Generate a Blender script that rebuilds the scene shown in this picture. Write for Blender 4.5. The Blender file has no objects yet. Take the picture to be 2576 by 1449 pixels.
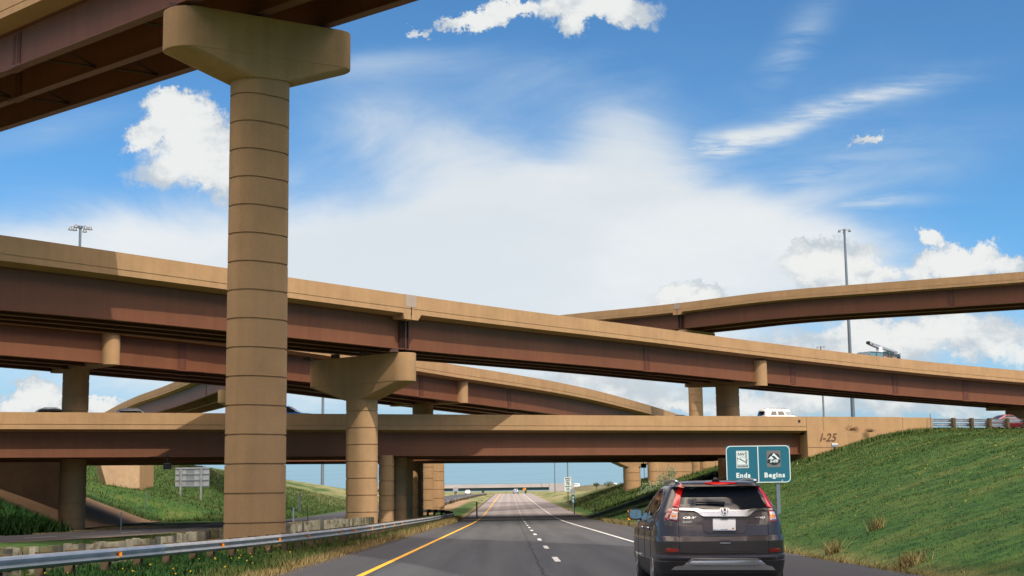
import bpy, bmesh, math, random
import numpy as np
from mathutils import Vector, Matrix
C = bpy.context; SC = C.scene; COL = SC.collection
R = math.radians
random.seed(7); rng = np.random.default_rng(11)

# ------------------------------------------------------------------ camera
CAMZ = 1.32; F = 3578.0; PITCH = R(8.14); ROLL = -0.013
cd = bpy.data.cameras.new('camera'); cam = bpy.data.objects.new('camera', cd); COL.objects.link(cam)
cd.sensor_width = 36; cd.lens = 36 * F / 2576; cd.clip_start = 0.1; cd.clip_end = 12000
CR = Matrix.Rotation(R(90) + PITCH, 3, 'X') @ Matrix.Rotation(ROLL, 3, 'Z')
cam.matrix_world = Matrix.Translation((0, 0, CAMZ)) @ CR.to_4x4()
SC.camera = cam
SC.render.resolution_x = 1024; SC.render.resolution_y = 576

def ray(px, py): return CR @ Vector(((px - 1288) / F, (724.5 - py) / F, -1))
def at(px, py, Y):
    d = ray(px, py); return Vector((0, 0, CAMZ)) + d * (Y / d.y)

# ------------------------------------------------------------------ light and sky
SUN = Vector((0.58, -1.0, 1.27)).normalized()
sl = bpy.data.lights.new('sun', 'SUN'); sl.energy = 3.3; sl.angle = R(0.53); sl.color = (1, .95, .86)
so = bpy.data.objects.new('sun', sl); COL.objects.link(so)
so.rotation_euler = SUN.to_track_quat('Z', 'Y').to_euler()
SC.view_settings.view_transform = 'Standard'; SC.view_settings.look = 'None'
SC.view_settings.exposure = 0.0; SC.view_settings.gamma = 1

class NT:
    def __init__(s, tree): s.t = tree; s.n = tree.nodes; s.l = tree.links
    def new(s, typ, **kw):
        n = s.n.new(typ)
        for k, v in kw.items(): setattr(n, k, v)
        return n
    def put(s, sock, v):
        if v is None: return
        if isinstance(v, bpy.types.NodeSocket): s.l.new(v, sock)
        else: sock.default_value = v
    def m(s, op, a, b=None, c=None, clamp=False):
        n = s.new('ShaderNodeMath', operation=op, use_clamp=clamp)
        s.put(n.inputs[0], a); s.put(n.inputs[1], b); s.put(n.inputs[2], c)
        return n.outputs[0]
    def mr(s, v, a, b, c=0.0, d=1.0, smooth=True):
        n = s.new('ShaderNodeMapRange'); n.interpolation_type = 'SMOOTHSTEP' if smooth else 'LINEAR'
        s.put(n.inputs[0], v)
        for i, q in enumerate((a, b, c, d)): s.put(n.inputs[i + 1], q)
        return n.outputs[0]
    def mix(s, f, a, b, blend='MIX'):
        n = s.new('ShaderNodeMix', data_type='RGBA', blend_type=blend)
        s.put(n.inputs[0], f); s.put(n.inputs[6], a if isinstance(a, bpy.types.NodeSocket) else (*a, 1)[:4])
        s.put(n.inputs[7], b if isinstance(b, bpy.types.NodeSocket) else (*b, 1)[:4])
        return n.outputs[2]
    def noise(s, vec, scale, detail=4, rough=.5, dist=0.0):
        n = s.new('ShaderNodeTexNoise'); s.put(n.inputs['Vector'], vec)
        n.inputs['Scale'].default_value = scale; n.inputs['Detail'].default_value = detail
        n.inputs['Roughness'].default_value = rough; n.inputs['Distortion'].default_value = dist
        return n.outputs[0]
    def map(s, vec, scale=(1, 1, 1), loc=(0, 0, 0), rot=(0, 0, 0)):
        n = s.new('ShaderNodeMapping'); s.put(n.inputs[0], vec)
        n.inputs['Scale'].default_value = scale; n.inputs['Location'].default_value = loc
        n.inputs['Rotation'].default_value = rot
        return n.outputs[0]

w = bpy.data.worlds.new('World'); SC.world = w; w.use_nodes = True
T = NT(w.node_tree); T.n.clear()
sky = T.new('ShaderNodeTexSky', sky_type='NISHITA', sun_disc=False)
sky.sun_elevation = math.asin(SUN.z); sky.sun_rotation = math.atan2(SUN.x, SUN.y)
sky.altitude = 1600; sky.air_density = 1.0; sky.dust_density = 0.35; sky.ozone_density = 2.0
SKYK = 0.115
gen = T.new('ShaderNodeTexCoord').outputs['Generated']
sep = T.new('ShaderNodeSeparateXYZ'); T.l.new(gen, sep.inputs[0])
ay = T.m('MAXIMUM', T.m('ABSOLUTE', sep.outputs[1]), 0.08)
u_ = T.m('DIVIDE', sep.outputs[0], ay); v_ = T.m('DIVIDE', sep.outputs[2], ay)
cb = T.new('ShaderNodeCombineXYZ'); T.l.new(u_, cb.inputs[0]); T.l.new(v_, cb.inputs[1])
T.put(cb.inputs[2], T.m('MULTIPLY', T.m('GREATER_THAN', sep.outputs[1], 0), 3.7))
P = cb.outputs[0]
def wob(scale, amp, seedloc, detail=6, rough=.6):
    n = T.new('ShaderNodeTexNoise'); T.put(n.inputs['Vector'], T.map(P, loc=seedloc))
    n.inputs['Scale'].default_value = scale; n.inputs['Detail'].default_value = detail; n.inputs['Roughness'].default_value = rough
    v = T.new('ShaderNodeVectorMath', operation='SUBTRACT'); T.l.new(n.outputs['Color'], v.inputs[0]); v.inputs[1].default_value = (.5, .5, .5)
    v2 = T.new('ShaderNodeVectorMath', operation='SCALE'); T.l.new(v.outputs[0], v2.inputs[0]); v2.inputs['Scale'].default_value = amp
    v3 = T.new('ShaderNodeVectorMath', operation='ADD'); T.l.new(P, v3.inputs[0]); T.l.new(v2.outputs[0], v3.inputs[1])
    s_ = T.new('ShaderNodeSeparateXYZ'); T.l.new(v3.outputs[0], s_.inputs[0])
    return s_.outputs[0], s_.outputs[1]
def uv(px, py):
    d = ray(px, py); return d.x / d.y, d.z / d.y
def blobs(lst, U, V, power=2):
    tot = None
    for (px, py, rx, ry, ang, k) in lst:
        cu, cv = uv(px, py); a = R(ang)
        du = T.m('SUBTRACT', U, cu); dv = T.m('SUBTRACT', V, cv)
        p = T.m('MULTIPLY_ADD', du, math.cos(a) * F / rx, T.m('MULTIPLY', dv, math.sin(a) * F / rx))
        q = T.m('MULTIPLY_ADD', du, -math.sin(a) * F / ry, T.m('MULTIPLY', dv, math.cos(a) * F / ry))
        r2 = T.m('ADD', T.m('MULTIPLY', p, p), T.m('MULTIPLY', q, q))
        g = T.m('MULTIPLY', T.m('MAXIMUM', T.m('SUBTRACT', 1.0, T.m('MULTIPLY', r2, .5)), 0), k)
        g = T.m('POWER', g, 1.5) if power == 2 else g
        if power == 3: g = T.m('MULTIPLY', T.m('POWER', .3679, r2), k)
        tot = g if tot is None else (T.m('MAXIMUM', tot, g) if power == 1 else T.m('ADD', tot, g))
    return tot
U1, V1 = wob(3.2, .07, (3, 1, 0), 5, .55)
veil = blobs([(1350, 570, 640, 190, 0, 1.15), (620, 700, 800, 170, 0, .85), (60, 620, 420, 150, 0, .6), (1950, 640, 430, 120, -8, .8), (1030, 330, 330, 120, -12, .42),
              (1570, 310, 170, 110, -35, .42), (1480, 430, 330, 110, 0, .45),
              (2300, 430, 300, 60, 12, .28), (1300, 900, 1900, 190, 0, .85), (900, 160, 260, 45, 8, .36), (100, 330, 280, 60, 10, .34), (1250, 150, 330, 60, 4, .22), (1500, 230, 700, 170, 0, .26), (2250, 330, 480, 260, 0, .24)], U1, V1, 3)
wis = blobs([(2000, 292, 290, 42, 18, .95), (2270, 205, 190, 34, 14, .6), (1990, 100, 150, 48, 52, .62), (2200, 528, 170, 24, 3, .8), (1800, 345, 150, 40, 12, .8), (2200, 400, 330, 80, 14, .45), (1900, 480, 260, 60, 8, .4), (950, 250, 260, 60, 12, .4)], U1, V1, 3)
fib = T.noise(T.map(P, scale=(1.0, 7.5, 1), rot=(0, 0, -.30)), 9, 8, .68, .25)
wis = T.m('MULTIPLY', wis, T.mr(fib, .30, .66, .12, 1.0))
vn = T.noise(T.map(P, scale=(1, 2.6, 1), rot=(0, 0, .3)), 5.5, 7, .6, .6)
veil = T.mr(T.m('ADD', veil, T.m('MULTIPLY', T.m('MULTIPLY', T.m('SUBTRACT', vn, .5), T.mr(veil, .0, .5, .35, 1.0)), 1.1)), .10, 1.12)
veil = T.m('MULTIPLY', veil, .93)
U2, V2 = wob(13, .085, (1, 5, 2), 10, .72)
cum = blobs([(1500, 12, 150, 52, 0, 1), (1440, 70, 42, 40, 0, 1), (1560, 28, 80, 28, 0, .9), (1190, 50, 80, 26, 15, 1), (1290, 15, 70, 26, 0, 1),
             (1140, 55, 44, 14, 0, .8), (1060, 90, 34, 12, 0, .6),
             (455, 320, 120, 80, -20, 1), (400, 262, 70, 40, 0, 1), (540, 385, 110, 90, -20, .95), (350, 345, 56, 40, 0, .8), (450, 420, 120, 60, 0, .7),
             (2165, 345, 40, 13, 5, .75), (2085, 680, 100, 62, 0, 1), (2020, 650, 50, 30, 0, .8), (2170, 725, 90, 30, 0, .9), (1725, 745, 88, 26, 0, 1), (1690, 760, 60, 20, 0, 1),
             (2365, 630, 36, 24, 0, 1), (2460, 680, 95, 44, 0, 1), (2390, 700, 110, 40, 0, 1), (2540, 690, 70, 36, 0, .9),
             (95, 1000, 80, 36, 0, 1), (30, 1020, 70, 30, 0, .9), (265, 1025, 46, 22, 0, .9), (150, 1030, 120, 22, 0, .8),
             (620, 1090, 220, 60, 0, .6), (2250, 860, 260, 50, 0, .8), (2080, 900, 260, 60, 0, .75), (2430, 850, 250, 60, 0, .7),
             (1950, 1000, 260, 50, 0, .7), (1500, 960, 260, 40, 0, .6), (1620, 1000, 150, 30, 0, .7), (2300, 1010, 300, 50, 0, .6)], U2, V2, 1)
cmask = T.mr(T.m('ADD', cum, T.m('MULTIPLY', T.m('SUBTRACT', T.noise(P, 60, 6, .65), .5), .35)), .12, .62)
# unseen clouds overhead and behind, added bright and warm to lift the shade
el = sep.outputs[2]
g3 = T.noise(T.map(gen, scale=(1, 1, 2.2), loc=(9, 2, 4)), 3.2, 7, .58)
amb = T.m('MULTIPLY', T.mr(g3, .40, .60), T.m('MULTIPLY', T.m('MAXIMUM', T.mr(sep.outputs[1], .30, -.10), T.mr(el, .62, .80)), T.mr(el, .28, .52)))
# cloud colours: white tops, grey undersides (thickness noise)
sh = T.noise(T.map(P, scale=(1, 1.5, 1), loc=(0, -.012, 0)), 24, 9, .62)
shm = T.mr(T.m('ADD', sh, T.m('MULTIPLY', T.m('SUBTRACT', cum, .6), .35)), .36, .62)
ccol = T.mix(shm, (.56, .62, .67), (.87, .88, .86))
vs_ = T.noise(T.map(P, scale=(1, 2.2, 1), loc=(2, 3, 0)), 4.5, 8, .58)
veil = T.m('MAXIMUM', veil, T.m('MULTIPLY', wis, .8))
vcol = T.mix(T.mr(veil, .2, .9), (.50, .64, .79), T.mix(T.mr(vs_, .34, .66), (.75, .80, .825), (.87, .885, .88)))
skc = T.mix(1.0, sky.outputs[0], (SKYK * .58, SKYK * 1.0, SKYK * 1.22), 'MULTIPLY')
hz = T.mr(v_, 0.0, .16, .92, 0.0)
hz = T.m('MULTIPLY', hz, T.m('GREATER_THAN', v_, -.02))
c0 = T.mix(hz, skc, (.32, .49, .62))
c1 = T.mix(veil, c0, vcol)
c2 = T.mix(T.m('MULTIPLY', cmask, .97), c1, ccol)
c3 = T.mix(amb, c2, (5.8, 4.7, 3.8))
bg = T.new('ShaderNodeBackground'); T.l.new(c3, bg.inputs[0]); bg.inputs[1].default_value = 1.0
ow = T.new('ShaderNodeOutputWorld'); T.l.new(bg.outputs[0], ow.inputs[0])
w.cycles.sampling_method = 'MANUAL'; w.cycles.sample_map_resolution = 512

# ------------------------------------------------------------------ helpers
def tagp(o, **kw):
    for k, v in kw.items():
        if v is not None: o[k] = v
    return o
def thing(name, label, cat, loc=(0, 0, 0), rz=0.0, group=None):
    o = bpy.data.objects.new(name, None); COL.objects.link(o); o.empty_display_size = .3
    o.location = loc; o.rotation_euler = (0, 0, rz)
    return tagp(o, label=label, category=cat, group=group)
def link(name, me, mat, parent=None, loc=None, world=False):
    """world=True: the mesh is in world coordinates, parent is unrotated"""
    if mat is not None:
        me.materials.clear() if len(me.materials) else None
        for mm in (mat if isinstance(mat, (list, tuple)) else [mat]): me.materials.append(mm)
    me.name = name
    o = bpy.data.objects.new(name, me); COL.objects.link(o)
    if parent:
        o.parent = parent
        if world:
            base = Vector((0, 0, 0)); p = parent
            while p: base += Vector(p.location); p = p.parent
            me.transform(Matrix.Translation(-base))
    if loc: o.location = loc
    return o
def copy_tree(o, parent=None):
    c = o.copy(); COL.objects.link(c)
    if parent: c.parent = parent
    for ch in [x for x in list(COL.objects) if x.parent == o]: copy_tree(ch, c)
    return c
class MB:
    def __init__(s): s.v = []; s.f = []; s.mi = []
    def add(s, vs, fs, mi=0):
        b = len(s.v); s.v += [tuple(v) for v in vs]
        for f in fs: s.f.append([b + i for i in f]); s.mi.append(mi)
    def box(s, x0, x1, y0, y1, z0, z1, M=None, mi=0):
        vs = [Vector((x, y, z)) for z in (z0, z1) for y in (y0, y1) for x in (x0, x1)]
        if M is not None: vs = [M @ v for v in vs]
        s.add(vs, [(0, 2, 3, 1), (4, 5, 7, 6), (0, 1, 5, 4), (2, 6, 7, 3), (0, 4, 6, 2), (1, 3, 7, 5)], mi)
    def tube(s, pts, r, n=8, mi=0):
        pts = [Vector(p) for p in pts]; rs = r if isinstance(r, (list, tuple)) else [r] * len(pts)
        rings = []
        for i, p in enumerate(pts):
            d = (pts[min(i + 1, len(pts) - 1)] - pts[max(i - 1, 0)]).normalized()
            a = d.cross(Vector((0, 0, 1)) if abs(d.z) < .9 else Vector((1, 0, 0))).normalized(); b = d.cross(a)
            rings.append([p + (a * math.cos(t) + b * math.sin(t)) * rs[i] for t in [k * 2 * math.pi / n for k in range(n)]])
        vs = [v for r_ in rings for v in r_]; fs = []
        for i in range(len(pts) - 1):
            for k in range(n): fs.append((i * n + k, i * n + (k + 1) % n, (i + 1) * n + (k + 1) % n, (i + 1) * n + k))
        fs.append(tuple(range(n))[::-1]); fs.append(tuple((len(pts) - 1) * n + k for k in range(n)))
        s.add(vs, fs, mi)
    def loft(s, rings, closed=True, caps=True, mi=0):
        n = len(rings[0]); vs = [v for r_ in rings for v in r_]; fs = []
        for i in range(len(rings) - 1):
            for k in range(n if closed else n - 1):
                fs.append((i * n + k, i * n + (k + 1) % n, (i + 1) * n + (k + 1) % n, (i + 1) * n + k))
        if caps: fs.append(tuple(range(n))[::-1]); fs.append(tuple((len(rings) - 1) * n + k for k in range(n)))
        s.add(vs, fs, mi)
    def mesh(s, smooth=False, name='m', recalc=True):
        me = bpy.data.meshes.new(name); me.from_pydata(s.v, [], s.f)
        me.polygons.foreach_set('material_index', s.mi)
        if recalc:
            bm = bmesh.new(); bm.from_mesh(me); bmesh.ops.recalc_face_normals(bm, faces=bm.faces); bm.to_mesh(me); bm.free()
        if smooth:
            me.polygons.foreach_set('use_smooth', [True] * len(me.polygons))
        me.update(); return me
def autosmooth(me, deg=35):
    me.polygons.foreach_set('use_smooth', [True] * len(me.polygons))
    me.set_sharp_from_angle(angle=R(deg)); return me
def bevel_mod(o, wd=.02, seg=2):
    m = o.modifiers.new('bevel', 'BEVEL'); m.width = wd; m.segments = seg; m.limit_method = 'ANGLE'; m.angle_limit = R(40); return o
def text_mesh(s, size=1, bold=0.0, shear=0.0, ext=.002, align='CENTER', space=1.0):
    cu = bpy.data.curves.new('t', 'FONT'); cu.body = s; cu.size = size; cu.offset = bold; cu.shear = shear; cu.extrude = ext
    cu.align_x = align; cu.align_y = 'CENTER'; cu.space_character = space; cu.resolution_u = 3
    o = bpy.data.objects.new('t', cu); COL.objects.link(o)
    dg = C.evaluated_depsgraph_get(); me = bpy.data.meshes.new_from_object(o.evaluated_get(dg))
    bpy.data.objects.remove(o); bpy.data.curves.remove(cu)
    return me
def join_text(items, vertical=True):
    """items: (text,size,x,z,bold,shear,widthscale,space) laid out in a x-z plane facing -y"""
    mb = MB()
    for (s, size, x, z, bold, shear, ws, sp) in items:
        me = text_mesh(s, size, bold, shear, .003, 'CENTER', sp)
        vs = [(v.co.x * ws + x, -v.co.z, v.co.y + z) for v in me.vertices]
        mb.add(vs, [tuple(p.vertices) for p in me.polygons])
        bpy.data.meshes.remove(me)
    return mb.mesh()

# ------------------------------------------------------------------ materials
def pmat(name, col, rough=.7, metal=0.0, var=.12, vscale=.6, bump=0.0, bscale=20, spec=.5, coat=0.0, streak=0.0, col2=None, c2scale=.3, c2lo=.45, c2hi=.6, emit=None, alpha=None, trans=0.0):
    m = bpy.data.materials.new(name); m.use_nodes = True; t = NT(m.node_tree)
    b = m.node_tree.nodes['Principled BSDF']; pos = t.new('ShaderNodeNewGeometry').outputs['Position']
    c = t.mix(0.0, col, col)
    if col2 is not None:
        c = t.mix(t.mr(t.noise(pos, c2scale, 6, .6), c2lo, c2hi), col, col2)
    if var > 0:
        f = t.mr(t.noise(pos, vscale, 6, .6), .3, .7, 1 - var, 1 + var, False)
        if streak > 0:
            f2 = t.mr(t.noise(t.map(pos, scale=(2.2, 2.2, .12)), 1.0, 5, .6), .3, .7, 1 - streak, 1 + streak * .6, False)
            f = t.m('MULTIPLY', f, f2)
        g = t.new('ShaderNodeCombineXYZ')
        for i in range(3): t.l.new(f, g.inputs[i])
        c = t.mix(1.0, c, g.outputs[0], 'MULTIPLY')
    if 'concrete' in name:   # small stains and rust-brown drips
        st = t.mr(t.noise(t.map(pos, scale=(1.3, 1.3, .35)), 1.7, 7, .72), .62, .76); c = t.mix(t.m('MULTIPLY', st, .28), c, (.20, .115, .055))
        fn = t.mr(t.noise(pos, 9, 4, .6), .35, .7, .0, .16); c = t.mix(fn, c, tuple(q * .6 for q in col))
    t.l.new(c, b.inputs['Base Color'])
    b.inputs['Roughness'].default_value = rough; b.inputs['Metallic'].default_value = metal
    b.inputs['Specular IOR Level'].default_value = spec
    if coat: b.inputs['Coat Weight'].default_value = coat; b.inputs['Coat Roughness'].default_value = .03
    if bump > 0:
        bn = t.new('ShaderNodeBump'); bn.inputs['Strength'].default_value = bump; bn.inputs['Distance'].default_value = .02
        t.l.new(t.noise(pos, bscale, 5, .6), bn.inputs['Height']); t.l.new(bn.outputs[0], b.inputs['Normal'])
    if emit: b.inputs['Emission Color'].default_value = (*emit[0], 1); b.inputs['Emission Strength'].default_value = emit[1]
    if trans: b.inputs['Transmission Weight'].default_value = trans
    return m
M = {}
M['conc'] = pmat('tan_concrete', (.41, .248, .122), .85, 0, .10, .5, .25, 12, .25, 0, .08, col2=(.37, .225, .112), c2scale=.9, c2lo=.5, c2hi=.75)
M['conc_grey'] = pmat('grey_concrete', (.36, .28, .22), .85, 0, .1, .8, .1, 12)
M['steel'] = pmat('red_brown_steel', (.175, .064, .028), .6, 0, .10, .25, .05, 3, .35, 0, .10)
M['steel_dk'] = pmat('dark_steel', (.07, .03, .02), .6, 0, .1, .4)
M['galv'] = pmat('galvanized_steel', (.42, .46, .50), .38, .75, .18, 1.5, .05, 8)
M['galv_old'] = pmat('weathered_galvanized_steel', (.33, .34, .35), .55, .45, .2, 2.0, .1, 10)
M['pole'] = pmat('grey_steel_pole', (.16, .20, .24), .55, .3, .08, .5)
M['wood'] = pmat('weathered_timber', (.26, .235, .17), .9, 0, .3, 3, .5, 14, .2, 0, .35, col2=(.10, .075, .045), c2scale=2.2, c2lo=.5, c2hi=.66)
M['wood2'] = pmat('mossy_timber', (.13, .115, .06), .9, 0, .35, 3, .5, 14, .2, 0, .35, col2=(.30, .16, .05), c2scale=3.5, c2lo=.6, c2hi=.7)
M['wood3'] = pmat('dark_timber', (.085, .08, .062), .9, 0, .3, 3, .5, 14, .2, 0, .35)
M['wood_b'] = pmat('brown_timber', (.11, .075, .042), .9, 0, .3, 3, .4, 14, .2, 0, .3)
M['orange'] = pmat('orange_reflector', (.85, .28, .01), .4, 0, .1, 3)
M['black'] = pmat('black_plastic', (.012, .012, .013), .5, 0, .1, 2)
M['rubber'] = pmat('tyre_rubber', (.016, .016, .017), .85, 0, .1, 4)
M['chrome'] = pmat('chrome', (.50, .52, .54), .2, 1, 0)
M['silver'] = pmat('silver_trim', (.36, .36, .37), .32, .7, .03, 2)
M['white'] = pmat('white_paint', (.80, .80, .78), .4, 0, .03, 2)
M['glass'] = pmat('dark_glass', (.008, .011, .016), .04, 0, 0, spec=.8)
M['glass_lt'] = pmat('light_glass', (.14, .22, .24), .05, 0, 0, spec=.8)
M['signw'] = pmat('sign_white', (.66, .74, .72), .5, 0, .03, 2)
M['signg'] = pmat('sign_teal', (0.0, .115, .175), .65, 0, .06, 1.2)
M['signk'] = pmat('sign_black', (.006, .018, .025), .5, 0, .02, 2)
M['signgrey'] = pmat('sign_grey', (.15, .145, .135), .6, 0, .05, 2)
M['signback'] = pmat('aluminium_sign_back', (.34, .37, .40), .55, .4, .08, 1)
M['redlens'] = pmat('red_lens', (.55, .006, .006), .12, 0, .25, 9, spec=.7, coat=.6)
M['clearlens'] = pmat('clear_lens', (.62, .52, .48), .15, .3, .35, 40, spec=.7)
M['amberlens'] = pmat('amber_lens', (.7, .22, .05), .15, .2, .25, 40)

# ------------------------------------------------------------------ terrain
def sstep(a, b, x):
    t = np.clip((np.asarray(x, float) - a) / (b - a), 0, 1); return t * t * (3 - 2 * t)
_yy = np.array([-400, 0, 118, 135, 160, 200, 320, 430, 480, 515, 560, 650, 800, 1500, 3000, 9000])
_zz = np.array([3.92, 0, -1.155, -1.27, -1.22, -1.03, -.33, .32, .56, .58, .1, -2.6, -3.5, -1.5, 1.0, 4.0])
def zr(y):
    y = np.asarray(y, float); s = 0
    for d in (-18, -9, 0, 9, 18): s = s + np.interp(y + d, _yy, _zz)
    return s / 5
OPP = np.array([(-75, 30), (-52, 52), (-38, 72), (-30, 90), (-25.2, 107), (-21.6, 130), (-20, 160), (-19, 210), (-17, 300), (-15, 400), (-13.5, 520), (-13, 900)], float)
def oppx(y): return np.interp(y, OPP[:, 1], OPP[:, 0])
def roadx(y):  # shift of our road's centreline
    y = np.asarray(y, float)
    return -.0028 * np.minimum(y, 150) - .0042 * np.maximum(y - 150, 0)
def smin(a, b, k=1.0):
    h = np.clip(.5 + .5 * (b - a) / k, 0, 1); return b + (a - b) * h - k * h * (1 - h)
def vnoise(x, y, s, seed=0):
    x = np.asarray(x) * s + seed * 13.7; y = np.asarray(y) * s + seed * 7.1
    return (np.sin(x * 1.3 + 1.7 * np.sin(y * .9)) + np.sin(y * 1.7 + 1.3 * np.sin(x * 1.1 + 2)) + .5 * np.sin(x * 3.1 + y * 2.3)) / 2.5
def I25Y(x): return 118.5 + .35 * x
def terrain(x, y):
    x = np.asarray(x, float); y = np.asarray(y, float)
    base = zr(y); X = x - roadx(y)
    z = base - .06
    # right hill
    xr = 8.0 + 1.6 * sstep(150, 175, y)
    cap = np.where(y < 132, 1.05 + .0405 * np.maximum(y, 12), 6.4)
    cap = cap * (1 - sstep(178, 200, y)) + (2.6 + base * 0 + .9 * sstep(200, 230, y)) * sstep(178, 200, y)
    cap = cap * (1 - sstep(235, 330, y)) + (base + .6) * sstep(235, 330, y)
    sl = .31 - .02 * sstep(60, 20, y) - .022 * sstep(105, 122, y) * (y < 150)
    rise = base - .1 + np.maximum(X - xr, 0) * sl
    hill = smin(rise, np.maximum(cap, base + .3), .8)
    bump = .10 * vnoise(x, y, .17, 1) + .02 * vnoise(x, y, .9, 2)
    z = np.where(X > 7.3, hill + bump * sstep(8, 12, X) * (1 - .7 * sstep(300, 340, y)) - .05, z)
    # median
    ox = oppx(y)
    med = base - .12 - .13 * sstep(-5, -9, X) - .40 * sstep(-10.5, -14, X) * sstep(70, 50, y) + .35 * sstep(112, 150, y) * sstep(-5, -7.5, X) * (1 - sstep(400, 480, y))
    z = np.where(X < -4.6, med, z)
    zo = base - .25 * (1 - sstep(160, 300, y))
    zo = np.where(y < 118, -1.2 + 0 * y, zo)
    zo = zo * sstep(118, 170, y) + (-1.2) * (1 - sstep(118, 170, y))
    t = sstep(0, 4, (ox + 10) - x)
    z = np.where(x < ox + 10, z * (1 - t) + (zo - .06) * t, z)
    # left embankment
    d = (ox - 6.3) - x
    iL = sstep(100, 109, y)
    x0 = -36.0 + .3 * np.maximum(0, 112 - y)
    embr = -1.25 + np.maximum(x0 - x, 0) * .42
    emb = smin(embr, 6.5 + 0 * x, .8)
    near = zo - .05 + np.maximum(d - 2, 0) * .05
    emb2 = smin(zo - .1 + np.maximum(d - 1.5, 0) * .245, 7.5 - 5.3 * sstep(240, 330, y) * 1.0 + 0 * x, 1.0)
    kk = sstep(150, 156, y)
    ll = (near * (1 - iL) + emb * iL) * (1 - kk) + emb2 * kk
    ll = ll * (1 - sstep(330, 420, y)) + (zo + .2) * sstep(330, 420, y)
    z = np.where(d > 0, np.maximum(ll, zo - .08) + .05 * vnoise(x, y, .5, 3) * sstep(2, 6, d), z)
    # far country
    far = sstep(560, 800, y)
    z = z * (1 - far) + (np.interp(y, _yy, _zz) + .5 * vnoise(x, y, .006, 5)) * far
    return z
xs = np.concatenate([np.linspace(-4000, -200, 14)[:-1], np.linspace(-200, -60, 36)[:-1], np.arange(-60, 60, .8), np.linspace(60, 200, 36), np.linspace(200, 4000, 14)[1:]])
ys = np.concatenate([np.linspace(-400, -10, 9)[:-1], np.arange(-10, 240, 1.0), np.linspace(240, 700, 160), np.linspace(700, 9000, 60)[1:]])
gx, gy = np.meshgrid(xs, ys); gz = terrain(gx, gy)
def gridmesh(gx, gy, gz, name):
    ny, nx = gx.shape; me = bpy.data.meshes.new(name)
    co = np.stack([gx, gy, gz], -1).reshape(-1, 3)
    idx = np.arange(nx * ny).reshape(ny, nx)
    q = np.stack([idx[:-1, :-1], idx[:-1, 1:], idx[1:, 1:], idx[1:, :-1]], -1).reshape(-1, 4)
    me.vertices.add(len(co)); me.vertices.foreach_set('co', co.ravel())
    me.loops.add(q.size); me.loops.foreach_set('vertex_index', q.ravel())
    me.polygons.add(len(q)); me.polygons.foreach_set('loop_start', np.arange(len(q)) * 4)
    me.polygons.foreach_set('use_smooth', np.ones(len(q), bool)); me.update(calc_edges=True); return me
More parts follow.
